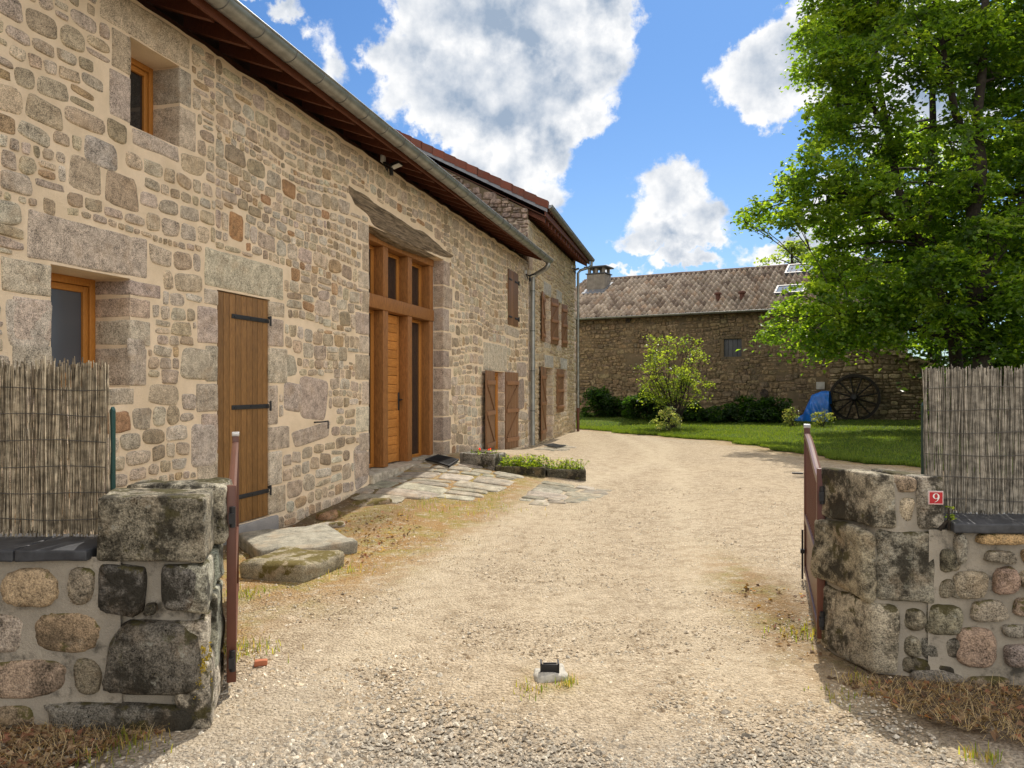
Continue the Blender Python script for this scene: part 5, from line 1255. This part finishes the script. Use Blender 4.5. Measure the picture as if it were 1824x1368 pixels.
def plants_in(e, L, dep, h, name, label, size, num, pal, seed, flower=None, tall=.16):
    nr = np.random.default_rng(seed); o = empty(name, e.location + Vector((0, 0, h - .05)), e.rotation_euler.z, label, 'plant')
    st = MB(); Cs, Ns, Sz, Cl = [], [], [], []
    for i in range(num):
        x, y = nr.uniform(.04, L - .04), nr.uniform(.03, dep - .03); hh = tall * nr.uniform(.4, 1.3); tx, ty = x + nr.normal(0, .05), y + nr.normal(0, .05)
        st.tube([(x, y, -.02), ((x + tx) / 2, (y + ty) / 2, hh * .6), (tx, ty, hh)], .0025, 'grass_leaf', (.10, .13, .03), k=4)
        for k in range(9): t_ = nr.uniform(.25, 1); Cs.append([x + (tx - x) * t_ + nr.normal(0, .02), y + (ty - y) * t_ + nr.normal(0, .02), hh * t_]); Ns.append([nr.normal(0, .5), nr.normal(0, .5), 1]); Sz.append(size * nr.uniform(.6, 1.3)); Cl.append(np.array(pal[nr.integers(len(pal))]) * nr.uniform(.7, 1.3))
    st.build('stems', o); leaf_mesh('leaves', np.array(Cs), np.array(Ns), np.array(Sz), np.array(Cl), parent=o, seed=seed)
    if flower:
        f = MB()
        for i in range(flower): x, y, z = nr.uniform(.15, L - .1), nr.uniform(.05, dep), tall * nr.uniform(.9, 1.5); f.rbox(x - .012, x + .012, y - .012, y + .012, z - .01, z + .01, 'leaf', (.50, .07, .05), r=.009, amp=.004, n=1)
        f.build('flowers', o)
    return o
t1 = trough(818, 826, 880, 837, .27, .42, 'pale empty-looking stone trough beside the entrance, nearest the wall', False, 1, (.27, .25, .21)); plants_in(*t1[:4], 'flowering_plant', 'small red flowering plant in the trough nearest the wall', .03, 10, PLANT_PAL, 1, 5, .10)
t2 = trough(882, 838, 970, 852, .20, .42, 'mossy stone trough in the middle of the three, wider, full of leaves', True, 2, (.12, .105, .06)); plants_in(*t2[:4], 'sedum_plant', 'loose yellow green plants spilling over the middle trough', .04, 130, PLANT_PAL, 2, None, .17)
t3 = trough(974, 850, 1044, 858, .21, .42, 'dark mossy stone trough furthest from the wall, at the gravel edge', True, 3, (.11, .10, .07)); plants_in(*t3[:4], 'sedum_plant', 'sparse upright yellow green shoots in the outermost trough', .035, 70, PLANT_PAL, 3, None, .17)

# gate stop: black iron catch on a pale concrete foot
X0, Y0, Z0 = gpt(980, 1216)
gs = empty('gate_stop', (X0, Y0, Z0), 0, 'black gate stop on a rough pale concrete pad in the middle of the drive', 'gate stop')
part('pad', lambda q: q.rbox(-.085, .095, -.02, .17, -.03, .035, 'concrete', r=.03, amp=.03, n=8), gs)
def catch(q):
    q.box(-.045, .045, .02, .028, .035, .085, 'black_plastic', bev=.002); q.box(-.045, .045, .028, .07, .035, .05, 'black_plastic', bev=.003); q.box(-.048, -.040, .018, .085, .03, .09, 'black_plastic'); q.box(.040, .048, .018, .085, .03, .09, 'black_plastic')
    q.tube([(-.035, .03, .088), (.035, .03, .088)], .005, 'black_plastic', k=6)
part('catch', catch, gs)

# floodlights under the eaves
def flood(fr, x, z, label, house_y=-.02):
    e = empty('floodlight', fr.world(x, house_y, z), fr.rz, label, 'floodlight')
    part('bracket', lambda q: (q.box(-.05, .05, -.05, .0, .0, .10, 'white_plastic', bev=.01), q.tube([(-.03, -.04, 0), (-.05, -.09, -.10), (.03, -.08, -.12), (.06, -.06, -.04)], .009, 'black_plastic', k=6), q.tube([(0, -.04, .0), (0, -.15, -.06)], .016, 'black_plastic', k=8)), e)
    part('lamp_head', lambda q: (q.prism([(-.24, .02), (-.10, -.02), (-.11, -.055), (-.25, -.015)], .02, .17, 'black_plastic', axis='x'), q.prism([(-.245, -.014), (-.12, -.054), (-.121, -.060), (-.246, -.020)], .03, .16, 'white_plastic', axis='x')), e)
    part('sensor', lambda q: q.tube([(.05, -.12, -.07), (.05, -.13, -.17)], .028, 'black_plastic', k=10), e)
fx, fz = H1.P(683, 292, -.05); flood(H1, fx, fz + .02, 'black floodlight with white lamp face and sensor under the eaves, above the oak lintel')
fx, fz = H1.P(938, 486, -.05); flood(H1, fx - .1, fz - .05, 'floodlight under the eaves at the corner beside the first downpipe')
fx, fz = H2.P(1019, 478, -.05); flood(H2, fx, fz, 'small floodlight under the high eaves of the taller house, at its far corner')

# cart wheel leaning on the shed
wc = BN.P(1522, 708, -.62); wx, wz_ = wc; WR = .86
wh = empty('cart_wheel', BN.world(wx, -.72, wz_ - WR), BN.rz, 'large dark wooden spoked cart wheel leaning against the shed wall', 'cart wheel'); wh.rotation_euler = (R(-8), 0, BN.rz)
wh.location.z = wz_ - WR
def ringm(q, r0_, r1_, y0, y1, m_, n_=48, a0=0, a1=2 * math.pi):
    vs = []
    for i in range(n_ + 1):
        t_ = a0 + (a1 - a0) * i / n_; c_, s_ = math.cos(t_), math.sin(t_); vs += [(r0_ * c_, y0, WR + r0_ * s_), (r1_ * c_, y0, WR + r1_ * s_), (r1_ * c_, y1, WR + r1_ * s_), (r0_ * c_, y1, WR + r0_ * s_)]
    q.add(vs, [(i * 4 + j, i * 4 + (j + 1) % 4, (i + 1) * 4 + (j + 1) % 4, (i + 1) * 4 + j) for i in range(n_) for j in range(4)], m_)
part('rim', lambda q: ringm(q, WR - .10, WR - .012, -.04, .04, 'wheel_wood'), wh); part('tyre', lambda q: ringm(q, WR - .011, WR, -.042, .042, 'black_iron'), wh)
part('hub', lambda q: (q.tube([(0, -.20, WR), (0, -.16, WR), (0, -.05, WR), (0, .06, WR), (0, .14, WR)], [.08, .10, .14, .14, .09], 'wheel_wood', k=16), q.tube([(0, -.21, WR), (0, -.18, WR)], .085, 'black_iron', k=16)), wh)
for i in range(12):
    a = 2 * math.pi * (i + .4) / 12; part('spoke', lambda q: q.tube([(math.cos(a) * .12, -.02, WR + math.sin(a) * .12), (math.cos(a) * .45, -.01, WR + math.sin(a) * .45), (math.cos(a) * (WR - .09), 0, WR + math.sin(a) * (WR - .09))], [.036, .028, .032], 'wheel_wood', k=8), wh)

# blue tarpaulin thrown over a heap by the wheel
TP = Frame(*BN.world(BN.X(1404, -1.2), -1.2)[:2], .872, -.49)
poly = [(1404, 750), (1412, 745), (1430, 738), (1437, 722), (1446, 703), (1462, 697), (1476, 696), (1478, 720), (1472, 750)]
pl = [TP.P(*p) for p in poly]; xs_ = [p[0] for p in pl]; x0, x1 = min(xs_), max(xs_); topc = sorted(pl[:7]); zb_ = min(p[1] for p in pl) - .05
n1_, n2_ = 60, 40; vs = []
for i in range(n1_ + 1):
    x = x0 + (x1 - x0) * i / n1_; zt_ = float(np.interp(x, [p[0] for p in topc], [p[1] for p in topc])); zt_ = max(zt_, zb_ + .06)
    for j in range(n2_ + 1):
        v = j / n2_; a = v * math.pi; y = -math.cos(a) * .45 * (.35 + .65 * (zt_ - zb_) / 1.1); z = zb_ + (zt_ - zb_) * math.sin(a) ** .6
        fold = mnoise.noise(Vector((x * 5 + (z - zb_) * 2.2, j * .03, 1))) * .10 + mnoise.noise(Vector((x * 13 + z * 3, j * .06, 4))) * .045
        vs.append((x + fold * .15, y - abs(fold) * (1 - v), z + fold * .25 * math.sin(a)))
fs = [(i * (n2_ + 1) + j, i * (n2_ + 1) + j + 1, (i + 1) * (n2_ + 1) + j + 1, (i + 1) * (n2_ + 1) + j) for i in range(n1_) for j in range(n2_)]
b = MB(); b.add([(p[0] - x0, p[1], p[2]) for p in vs], [f[::-1] for f in fs], 'tarp', smooth=True); o = b.build('tarpaulin', None, label='crumpled blue tarpaulin draped over a heap beside the cart wheel', cat='tarpaulin')
o.location = TP.world(x0, .1, 0); o.rotation_euler = (0, 0, TP.rz)

# ------------------------------------------------------------------ trees and shrubs
def at(px, py, Y): return ((px - CXI) / FX * Y, Y, EYE - (py - HOR) / FX * Y)
def limb(mb, p0, p1, r0_, r1_, seed, n=7, wob=.06, k=8):
    p0, p1 = Vector(p0), Vector(p1); d = (p1 - p0).length; pts = []; rs = []
    for i in range(n + 1):
        t_ = i / n; w_ = mnoise.noise_vector(Vector((seed * 3.1, t_ * 2.2, seed))) * wob * d * math.sin(t_ * math.pi)
        pts.append(p0.lerp(p1, t_) + w_ + Vector((0, 0, .08 * d * math.sin(t_ * math.pi)))); rs.append(r0_ * (1 - t_) + r1_ * t_)
    mb.tube(pts, rs, 'bark', k=k, cap=False); return pts
LIME = [(.082, .148, .022), (.115, .185, .026), (.065, .122, .020), (.16, .23, .034)]
LIMED = [(.052, .100, .019), (.070, .125, .021), (.042, .082, .017)]
def tree(name, label, base, stems, clumps, per, leafsz, pal, seed, spray=.40, leaves=32, group=None, trunk_r=.28, cat='tree', tilt=.45):
    """stems: list of point chains with radii; clumps: world (x,y,z,r)"""
    B = Vector(base); e = empty(name, base, 0, label, cat, group); t_ = MB(); nodes = []
    for ch, r0_, r1_ in stems:
        pts = [Vector(p) - B for p in ch]
        # smooth the chain
        P = []
        for i in range(len(pts) - 1):
            for q_ in range(5): P.append(pts[i].lerp(pts[i + 1], q_ / 5))
        P.append(pts[-1]); P = [P[0]] + [(P[i - 1] + P[i] * 2 + P[i + 1]) / 4 for i in range(1, len(P) - 1)] + [P[-1]]
        P = [p + mnoise.noise_vector(p * .9 + Vector((seed, 0, 0))) * .07 * (i > 0) for i, p in enumerate(P)]
        rs = [r0_ * (1 - i / (len(P) - 1)) ** .8 + r1_ for i in range(len(P))]; t_.tube(P, rs, 'bark', k=12, cap=False); nodes += [(p, r) for p, r in zip(P, rs)]
    for k, (x, y, z, r) in enumerate(clumps):
        c = Vector((x, y, z)) - B; cand = [(n_ - c).length + max(0, n_.z - c.z) * 1.5 for n_, _ in nodes]; i = int(np.argmin(cand)); p0, pr = nodes[i]
        pts = limb(t_, p0, c, min(pr * .45, .05 + .02 * r), .012, seed + k, k=6)
        for q_ in range(5):
            s_ = pts[rnd.randint(3, 7)]; d = Vector((rnd.gauss(0, 1), rnd.gauss(0, 1), rnd.gauss(.2, .7))).normalized() * r * rnd.uniform(.5, .95); limb(t_, s_, c + d, .016, .004, seed + k * 7 + q_, n=4, k=4)
    t_.build('trunk', e)
    C, N, Sz, K = clump_leaves([(x - B.x, y - B.y, z - B.z, r) for x, y, z, r in clumps], per, spray, .28, seed, leafsz, pal, leaves, tilt)
    leaf_mesh('crown', C, N, Sz, K, parent=e, seed=seed + 1); return e

CA = [(1500,45,60),(1560,30,50),(1470,110,50),(1452,60,36),(1520,110,60),(1492,190,52),(1478,240,46),(1440,290,42),(1500,320,58),(1405,345,38),(1352,378,32),(1328,396,18),(1400,392,32),(1450,365,46),(1520,400,62),(1478,450,38),(1495,490,50),(1445,532,48),(1392,560,34),(1376,595,24),(1430,600,36),(1490,580,58),(1480,612,28),(1560,500,62),(1560,580,58),(1600,430,56),(1570,340,56),(1562,255,54),(1590,195,36),(1540,165,46),(1640,385,46),(1625,520,58),(1635,560,42),(1590,585,30),(1655,250,36),(1420,318,30),(1465,400,30)]
CB = [(1640,55,56),(1700,40,66),(1785,50,80),(1722,115,50),(1805,140,70),(1705,205,36),(1785,235,60),(1830,300,70),(1795,345,60),(1715,420,36),(1800,430,70),(1745,500,54),(1825,520,70),(1690,560,50),(1785,570,66),(1700,480,50),(1690,330,44),(1760,150,60),(1740,330,50),(1760,420,60),(1650,330,40),(1660,470,50),(1745,610,42),(1825,605,56),(1690,580,34),(1650,20,50),(1870,380,80),(1620,110,44),(1670,150,46),(1730,60,50),(1590,60,40),(1610,250,40),(1690,250,40),(1880,200,90),(1900,520,90),(1880,60,90)]
nr = np.random.default_rng(77)
def clumps_at(L, Y0, spread, back=.0):
    out = []
    for (px, py, rp) in L:
        Y = Y0 + nr.uniform(-spread, spread); x, y, z = at(px, py, Y); out.append((x, y, z, rp / FX * Y * 1.02))
    return out
YA, YB = 21.0, 19.5
ca = clumps_at(CA, YA, 1.3) + [(at(px, py, YA + 2.6)[0], YA + 2.6 + nr.uniform(-.6, .8), at(px, py, YA + 2.6)[2], r / FX * YA) for px, py, r in CA if 1450 < px < 1660 and nr.random() < .75]
ca += [(at(1520, -80, YA)[0], YA, at(1520, -80, YA)[2], 1.1), (at(1600, -100, YA)[0], YA + 1, at(1600, -100, YA)[2], 1.2), (at(1560, -180, YA)[0], YA, at(1560, -180, YA)[2], 1.2), (at(1640, -220, YA)[0], YA, at(1640, -220, YA)[2], 1.2)]
cb = clumps_at(CB, YB, 1.4) + [(9.5 + nr.uniform(.0, 7), YB + nr.uniform(-2.0, 3), nr.uniform(11.6, 15.5), nr.uniform(1.0, 1.6)) for _ in range(18)] + [(15 + nr.uniform(0, 3), YB + nr.uniform(-2, 3), nr.uniform(4, 9), 1.3) for _ in range(12)]
for _ in range(18):
    Yk = nr.uniform(22.5, 26); pxk = nr.uniform(1530, 1860); pyk = nr.uniform(260, 540); x, y, z = at(pxk, pyk, Yk); (ca if pxk < 1650 else cb).append((x, y, z, nr.uniform(.8, 1.2)))
bA = at(1712, 690, YA); bA = (bA[0], bA[1], float(gh(bA[0], bA[1]))); 
tree('lime_tree', 'bright leafy tree leaning left over the lawn, boughs reaching across the barn roof', bA,
     [([bA, at(1700, 600, YA), at(1672, 500, YA), at(1640, 425, YA), at(1600, 330, YA), at(1578, 230, YA), at(1560, 90, YA), at(1560, -120, YA)], .16, .025), ([at(1672, 500, YA), at(1650, 380, YA + .4), at(1665, 250, YA + .5), at(1655, 60, YA + .6), at(1640, -150, YA)], .13, .02), ([at(1640, 425, YA), at(1560, 370, YA - .2), at(1490, 330, YA), at(1440, 310, YA)], .11, .02), ([at(1700, 600, YA), at(1600, 580, YA - .4), at(1500, 560, YA - .6)], .11, .02), ([at(1578, 230, YA), at(1530, 150, YA), at(1495, 60, YA)], .07, .02)],
     ca, 49, (.10, .17), LIME, 3)
bB = at(1752, 690, YB); bB = (bB[0], bB[1], float(gh(bB[0], bB[1])))
tree('maple_tree', 'larger dark-trunked tree behind the right reed screen, rising out of the top right corner', bB,
     [([bB, at(1745, 600, YB), at(1735, 500, YB), at(1732, 400, YB), at(1745, 300, YB), at(1740, 200, YB), at(1755, 60, YB), at(1760, -150, YB), at(1760, -400, YB)], .20, .03), ([at(1735, 500, YB), at(1800, 420, YB), at(1850, 300, YB), at(1880, 100, YB)], .16, .03), ([at(1745, 300, YB), at(1700, 200, YB), at(1680, 80, YB), at(1650, -60, YB)], .10, .02), ([at(1745, 600, YB), at(1700, 590, YB), at(1650, 575, YB + .5)], .13, .04)],
     cb, 47, (.10, .17), LIME + LIMED, 4)
# sunlit trees further back, seen through the gaps and above the roofs
def back_tree(label, px, Y, top_py, width_px, seed, pal, per=7, sz=(.2, .34), bottom_py=640, group='trees behind the barn', spray=.7, r=.30):
    x, y, _ = at(px, 690, Y); base = (x, y, float(gh(x, y))); wd = width_px / FX * Y; ztop = at(px, top_py, Y)[2]; zbot = at(px, bottom_py, Y)[2]; n_ = random.Random(seed); cl = []
    for i in range(26):
        t_ = n_.random(); hw_ = wd * .5 * math.sin(math.pi * (.12 + .83 * t_)) ** .7; cl.append((x + n_.uniform(-hw_, hw_), y + n_.uniform(-hw_, hw_) * .6, zbot + (ztop - zbot) * (t_ * .9 + .02), wd * n_.uniform(.11, .17)))
    tree('broadleaf_tree', label, base, [([base, (x, y, zbot + 1), (x + .2, y, (zbot + ztop) / 2), (x, y, ztop - wd * .1)], .25, .03)], cl, per, sz, pal, seed, spray=spray, leaves=22, group=group)
YEL = [(.13, .22, .03), (.17, .26, .04), (.10, .18, .025)]
back_tree('pale green tree whose top shows just above the barn ridge, left of the big tree', 1408, 48, 425, 130, 51, [(.10, .15, .05), (.13, .18, .06)], 4, bottom_py=560)
back_tree('sunlit yellow green tree seen through the gap between the two big trees', 1665, 27, 250, 150, 52, YEL, 9, (.13, .22), spray=.5)
back_tree('dense dark tree behind the shed at the right edge', 1800, 24, 330, 330, 53, LIMED, 11, (.16, .26), bottom_py=670)
back_tree('mid green tree behind the barn roof, half hidden by the leaning lime', 1540, 44, 330, 200, 54, LIME, 5, bottom_py=560)

back_tree('dark tree closing the gap between the shed and the right reed screen', 1712, 28.5, 440, 190, 55, LIMED, 10, (.15, .24), bottom_py=668)
def shrub(name, label, px, py, Y, hgt, wd, pal, per, sz, seed, cat='shrub', group=None, shape='dome', spray=.16, leaves=22, n_=14, stems=7, tilt=.6):
    x, y, z = at(px, py, Y); z = float(gh(x, y)) + .02; r_ = random.Random(seed); cl = []
    e = empty(name, (x, y, z), 0, label, cat, group); s = MB(); 
    for i in range(n_):
        if shape == 'dome': a = r_.random() * 6.28; q_ = r_.random() ** .5; t_ = r_.random(); rr = wd * .5 * math.sqrt(max(0, 1 - t_ * t_)) * q_; c = (math.cos(a) * rr, math.sin(a) * rr * .6, .12 * hgt + t_ * hgt * .72, wd * r_.uniform(.13, .19))
        else: a = r_.random() * 6.28; t_ = r_.uniform(.25, 1); q_ = r_.random() ** .6; rr = wd * .5 * min(1, .38 + .75 * t_) * (1 if t_ < .75 else math.sqrt(max(0, 1 - ((t_ - .75) / .3) ** 2))) * q_; c = (math.cos(a) * rr, math.sin(a) * rr * .8, t_ * hgt * .95, wd * r_.uniform(.07, .12))
        cl.append(c)
    for i, c in enumerate(cl): limb(s, (r_.uniform(-.06, .06), r_.uniform(-.06, .06), -.03), c[:3], .022 if shape != 'dome' else .012, .004, seed + i, n=6, k=5, wob=.12)
    s.build('stems', e); C, N, Sz, K = clump_leaves(cl, per, spray, .35, seed, sz, pal, leaves, tilt); C[:, 2] = np.maximum(C[:, 2], .02); leaf_mesh('foliage', C, N, Sz, K, parent=e, seed=seed + 1); return e
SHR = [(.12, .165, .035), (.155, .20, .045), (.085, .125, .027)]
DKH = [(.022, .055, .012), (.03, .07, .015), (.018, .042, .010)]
shrub('tall_shrub', 'tall feathery light green shrub in front of the barn wall', 1200, 748, 26.5, 3.3, 3.0, SHR, 75, (.055, .10), 61, shape='tree', n_=52, spray=.26, leaves=15)
shrub('pale_shrub', 'small variegated whitish shrub at the lawn edge below the feathery one', 1190, 756, 25.0, .85, 1.0, [(.22, .25, .17), (.13, .17, .09), (.34, .35, .28)], 110, (.05, .09), 62, n_=14)
for i, (px, Y, h_, wd, lb) in enumerate([(1060, 31.0, 1.15, 2.0, 'dark green hydrangea bush at the barn foot, tucked beside the house corner'), (1105, 30.8, .85, 1.6, 'low dark bush between the corner hydrangea and the feathery shrub'), (1150, 29.4, 1.15, 2.0, 'dark bush directly behind the feathery shrub, on its left'), (1325, 28.3, 1.05, 2.3, 'wide dark hydrangea bush below the barn shutter'), (1372, 27.6, .95, 1.7, 'dark hydrangea bush nearest the blue tarpaulin'), (1235, 29.0, .6, 1.7, 'low dark plant under the barn wall, right of the feathery shrub')]):
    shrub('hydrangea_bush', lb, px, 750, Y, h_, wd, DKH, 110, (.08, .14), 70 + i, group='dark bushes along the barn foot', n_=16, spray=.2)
shrub('rose_bush', 'thin pale rose bush left of the blue tarpaulin', 1412, 750, 25.8, .75, .75, [(.09, .12, .05), (.15, .165, .09)], 26, (.04, .07), 81, group='thin rose bushes by the tarpaulin', n_=9)
shrub('rose_bush', 'thin pale rose bush between the tarpaulin and the wheel', 1466, 750, 25.2, .6, .9, [(.09, .12, .05), (.15, .165, .09)], 20, (.04, .07), 82, group='thin rose bushes by the tarpaulin', n_=9)
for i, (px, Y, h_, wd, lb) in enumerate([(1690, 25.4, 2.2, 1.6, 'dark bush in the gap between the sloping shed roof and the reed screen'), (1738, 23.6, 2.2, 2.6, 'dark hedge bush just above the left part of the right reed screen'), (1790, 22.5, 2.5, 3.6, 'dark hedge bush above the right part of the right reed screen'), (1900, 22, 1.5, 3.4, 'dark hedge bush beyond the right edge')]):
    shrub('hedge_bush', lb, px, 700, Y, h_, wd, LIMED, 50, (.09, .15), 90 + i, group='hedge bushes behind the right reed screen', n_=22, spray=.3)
shrub('nettle_plant', 'thin green weed growing up in front of the right reed screen', 1689, 935, 3.93, .1, .1, PLANT_PAL, 300, (.012, .02), 95, cat='weed', n_=3, spray=.02, leaves=6)
bpy.data.objects['nettle_plant'].location.z = .80

# ------------------------------------------------------------------ stuff on the ground
def blades(name, P, length, width, col, mat='grass_leaf', lean=.35, seed=1, flatten=0.0, kind='stuff'):
    nr_ = np.random.default_rng(seed); n = len(P); a = nr_.uniform(0, 6.28, n); L = length * nr_.uniform(.5, 1.4, n); ln = L * np.abs(nr_.normal(0, lean, n)) + flatten * L
    d = np.stack([np.cos(a), np.sin(a), np.zeros(n)], -1); sd = np.stack([-np.sin(a), np.cos(a), np.zeros(n)], -1) * width * .5
    up = np.sqrt(np.maximum(L ** 2 - ln ** 2, (L * .08) ** 2)); tip = P + d * ln[:, None]; tip[:, 2] += up; mid_ = P + d * (ln * .35)[:, None]; mid_[:, 2] += up * .6
    V = np.stack([P - sd, P + sd, mid_ + sd * .7, mid_ - sd * .7, tip], 1).reshape(-1, 3); b0 = np.arange(n)[:, None] * 5
    Q = np.array([[0, 1, 2, 3]]) + b0; T = np.array([[3, 2, 4]]) + b0
    me = mesh_np(name, V, [Q, T], [mat], col=np.concatenate([col, col])); return link(bpy.data.objects.new(name, me), None, kind=kind)
def palc(pal, n, seed, lo=.7, hi=1.3): g = np.random.default_rng(seed); return np.array(pal)[g.integers(0, len(pal), n)] * g.uniform(lo, hi, (n, 1))
g = np.random.default_rng(15)
n = 170000; Yv = g.uniform(13, 32, n); D = np.abs(g.normal(0, 1, n)) * 5 * (g.random(n) < .8) + g.uniform(0, .5, n) * 1; D = np.where(g.random(n) < .25, g.uniform(-.05, .3, n), D); Xv = lawn_edge(Yv) + D
k = (Xv / Yv < .75) & (Yv < 33.5 - .56 * (Xv - 2.8)) ; Xv, Yv = Xv[k], Yv[k]; P = np.stack([Xv, Yv, gh(Xv, Yv) + .02], -1)
blades('grass', P, .06, .012, palc([(.085, .14, .022), (.125, .165, .034), (.06, .10, .017)], len(P), 1), seed=2)
# straw and dead leaves in front of both walls
def strewn(poly, n, seed):
    A = np.array(poly); g_ = np.random.default_rng(seed); x = g_.uniform(A[:, 0].min(), A[:, 0].max(), n); y = g_.uniform(A[:, 1].min(), A[:, 1].max(), n); k_ = in_poly(x, y, poly); return np.stack([x[k_], y[k_], gh(x[k_], y[k_])], -1)
RV = [(1.62, 3.93), (1.95, 3.92), (3.2, 3.78), (3.4, 3.0), (2.55, 2.98), (2.15, 3.2), (1.85, 3.45)]; LV = [(-1.45, 3.38), (-1.5, 3.3), (-1.66, 3.15), (-1.75, 2.95), (-3.0, 2.95), (-3.0, 3.38)]
blades('straw', np.concatenate([strewn(RV, 5200, 1) + [0, 0, .004], strewn(LV, 2600, 2) + [0, 0, .004]]), .085, .0026, palc([(.42, .33, .19), (.30, .22, .125), (.48, .40, .25), (.19, .135, .08)], 30000, 3)[:len(strewn(RV, 5200, 1)) + len(strewn(LV, 2600, 2))], 'dry_leaf', seed=4, flatten=.80, lean=.1)
P = np.concatenate([strewn(RV, 1500, 5), strewn(LV, 1300, 6), strewn([(-2.3, 5.8), (-1.2, 6.6), (-.9, 8.6), (-1.6, 9.2), (-2.4, 8.3)], 900, 7), strewn([(1.5, 4.2), (1.95, 4.3), (2.2, 5.6), (1.7, 5.8)], 130, 8)]) + [0, 0, .012]
N = np.random.default_rng(5).normal(0, .5, (len(P), 3)); N[:, 2] = 1
leaf_mesh('dead_leaves', P, N, np.random.default_rng(6).uniform(.014, .05, len(P)), palc([(.15, .09, .05), (.22, .14, .08), (.10, .065, .04), (.33, .24, .15), (.26, .12, .075)], len(P), 9), 'dry_leaf', seed=7, kind='stuff')
# green weeds
P = []
g = np.random.default_rng(21)
for (px, py, r_, n_) in [(1745, 1350, .04, 60), (225, 1335, .10, 160), (1530, 1215, .05, 50), (1725, 1120, .03, 0), (1660, 1180, .03, 30), (440, 1160, .10, 160), (436, 1060, .08, 110), (1430, 1130, .10, 120), (1010, 1222, .03, 60), (945, 1235, .05, 60), (600, 1015, .15, 120), (880, 905, .3, 120), (760, 905, .3, 160), (1500, 1240, .06, 40)]:
    X0, Y0, _ = gpt(px, py); x = X0 + g.normal(0, r_, n_); y = Y0 + g.normal(0, r_, n_); P.append(np.stack([x, y, gh(x, y)], -1))
P = np.concatenate(P); blades('weeds', P, .045, .006, palc([(.12, .17, .03), (.20, .21, .04), (.28, .22, .09)], len(P), 10), seed=11, lean=.6)
# loose stones over the near part of the drive
g = np.random.default_rng(31); n = 56000
Yv = 2.95 + 8.5 * g.random(n) ** 1.9; Xv = g.uniform(-1, 1, n) * Yv * .68; nn_ = (Xv + 4.69) * .9666 - Yv * .2561; k = (nn_ > .15) & ((Yv > 3.95) | (Xv < 1.8 - .0)) & ((Yv > 3.95) | (Xv > -1.5) | (g.random(n) < .15)); Xv, Yv = Xv[k], Yv[k]; n = len(Xv)
s = np.exp(g.normal(math.log(.0057), .42, n)); s = np.minimum(s, .022); s *= np.where(Yv < 4.4, 1.15, 1) * np.where((Yv < 4.8) & (Xv < -.2), 1.3, 1)
tb = np.array([[1, 0, 0], [.45, .85, 0], [-.55, .8, 0], [-1, -.05, 0], [-.45, -.85, 0], [.55, -.8, 0], [.1, .05, .75], [-.35, .3, .6], [.4, -.3, .62]]); tf = np.array([[0, 1, 6], [1, 2, 7], [1, 7, 6], [2, 3, 7], [3, 4, 7], [4, 5, 8], [5, 0, 8], [0, 6, 8], [4, 8, 7], [6, 7, 8]])
a = g.uniform(0, 6.28, n); T = tb[None] * (1 + g.normal(0, .16, (n, 9, 3))) * s[:, None, None] * np.array([1, .72, .75]); ca_, sa_ = np.cos(a)[:, None], np.sin(a)[:, None]
V = np.stack([T[:, :, 0] * ca_ - T[:, :, 1] * sa_ + Xv[:, None], T[:, :, 0] * sa_ + T[:, :, 1] * ca_ + Yv[:, None], T[:, :, 2] + gh(Xv, Yv)[:, None] + .0], -1).reshape(-1, 3)
gy = (Yv + .2 * np.sin(Xv * 1.3) < 3.55 + g.normal(0, .25, n)); cc = np.where(gy[:, None], palc([(.40, .36, .29), (.33, .29, .23), (.50, .45, .36), (.25, .22, .175), (.44, .36, .26)], n, 32), palc([(.50, .41, .29), (.40, .31, .20), (.58, .50, .38), (.34, .26, .17), (.48, .43, .34)], n, 33))
me = mesh_np('loose_gravel', V, (tf[None] + (np.arange(n) * 9)[:, None, None]).reshape(-1, 3), ['pebble'], col=np.repeat(cc, 10, 0)); link(bpy.data.objects.new('loose_gravel', me), kind='stuff')
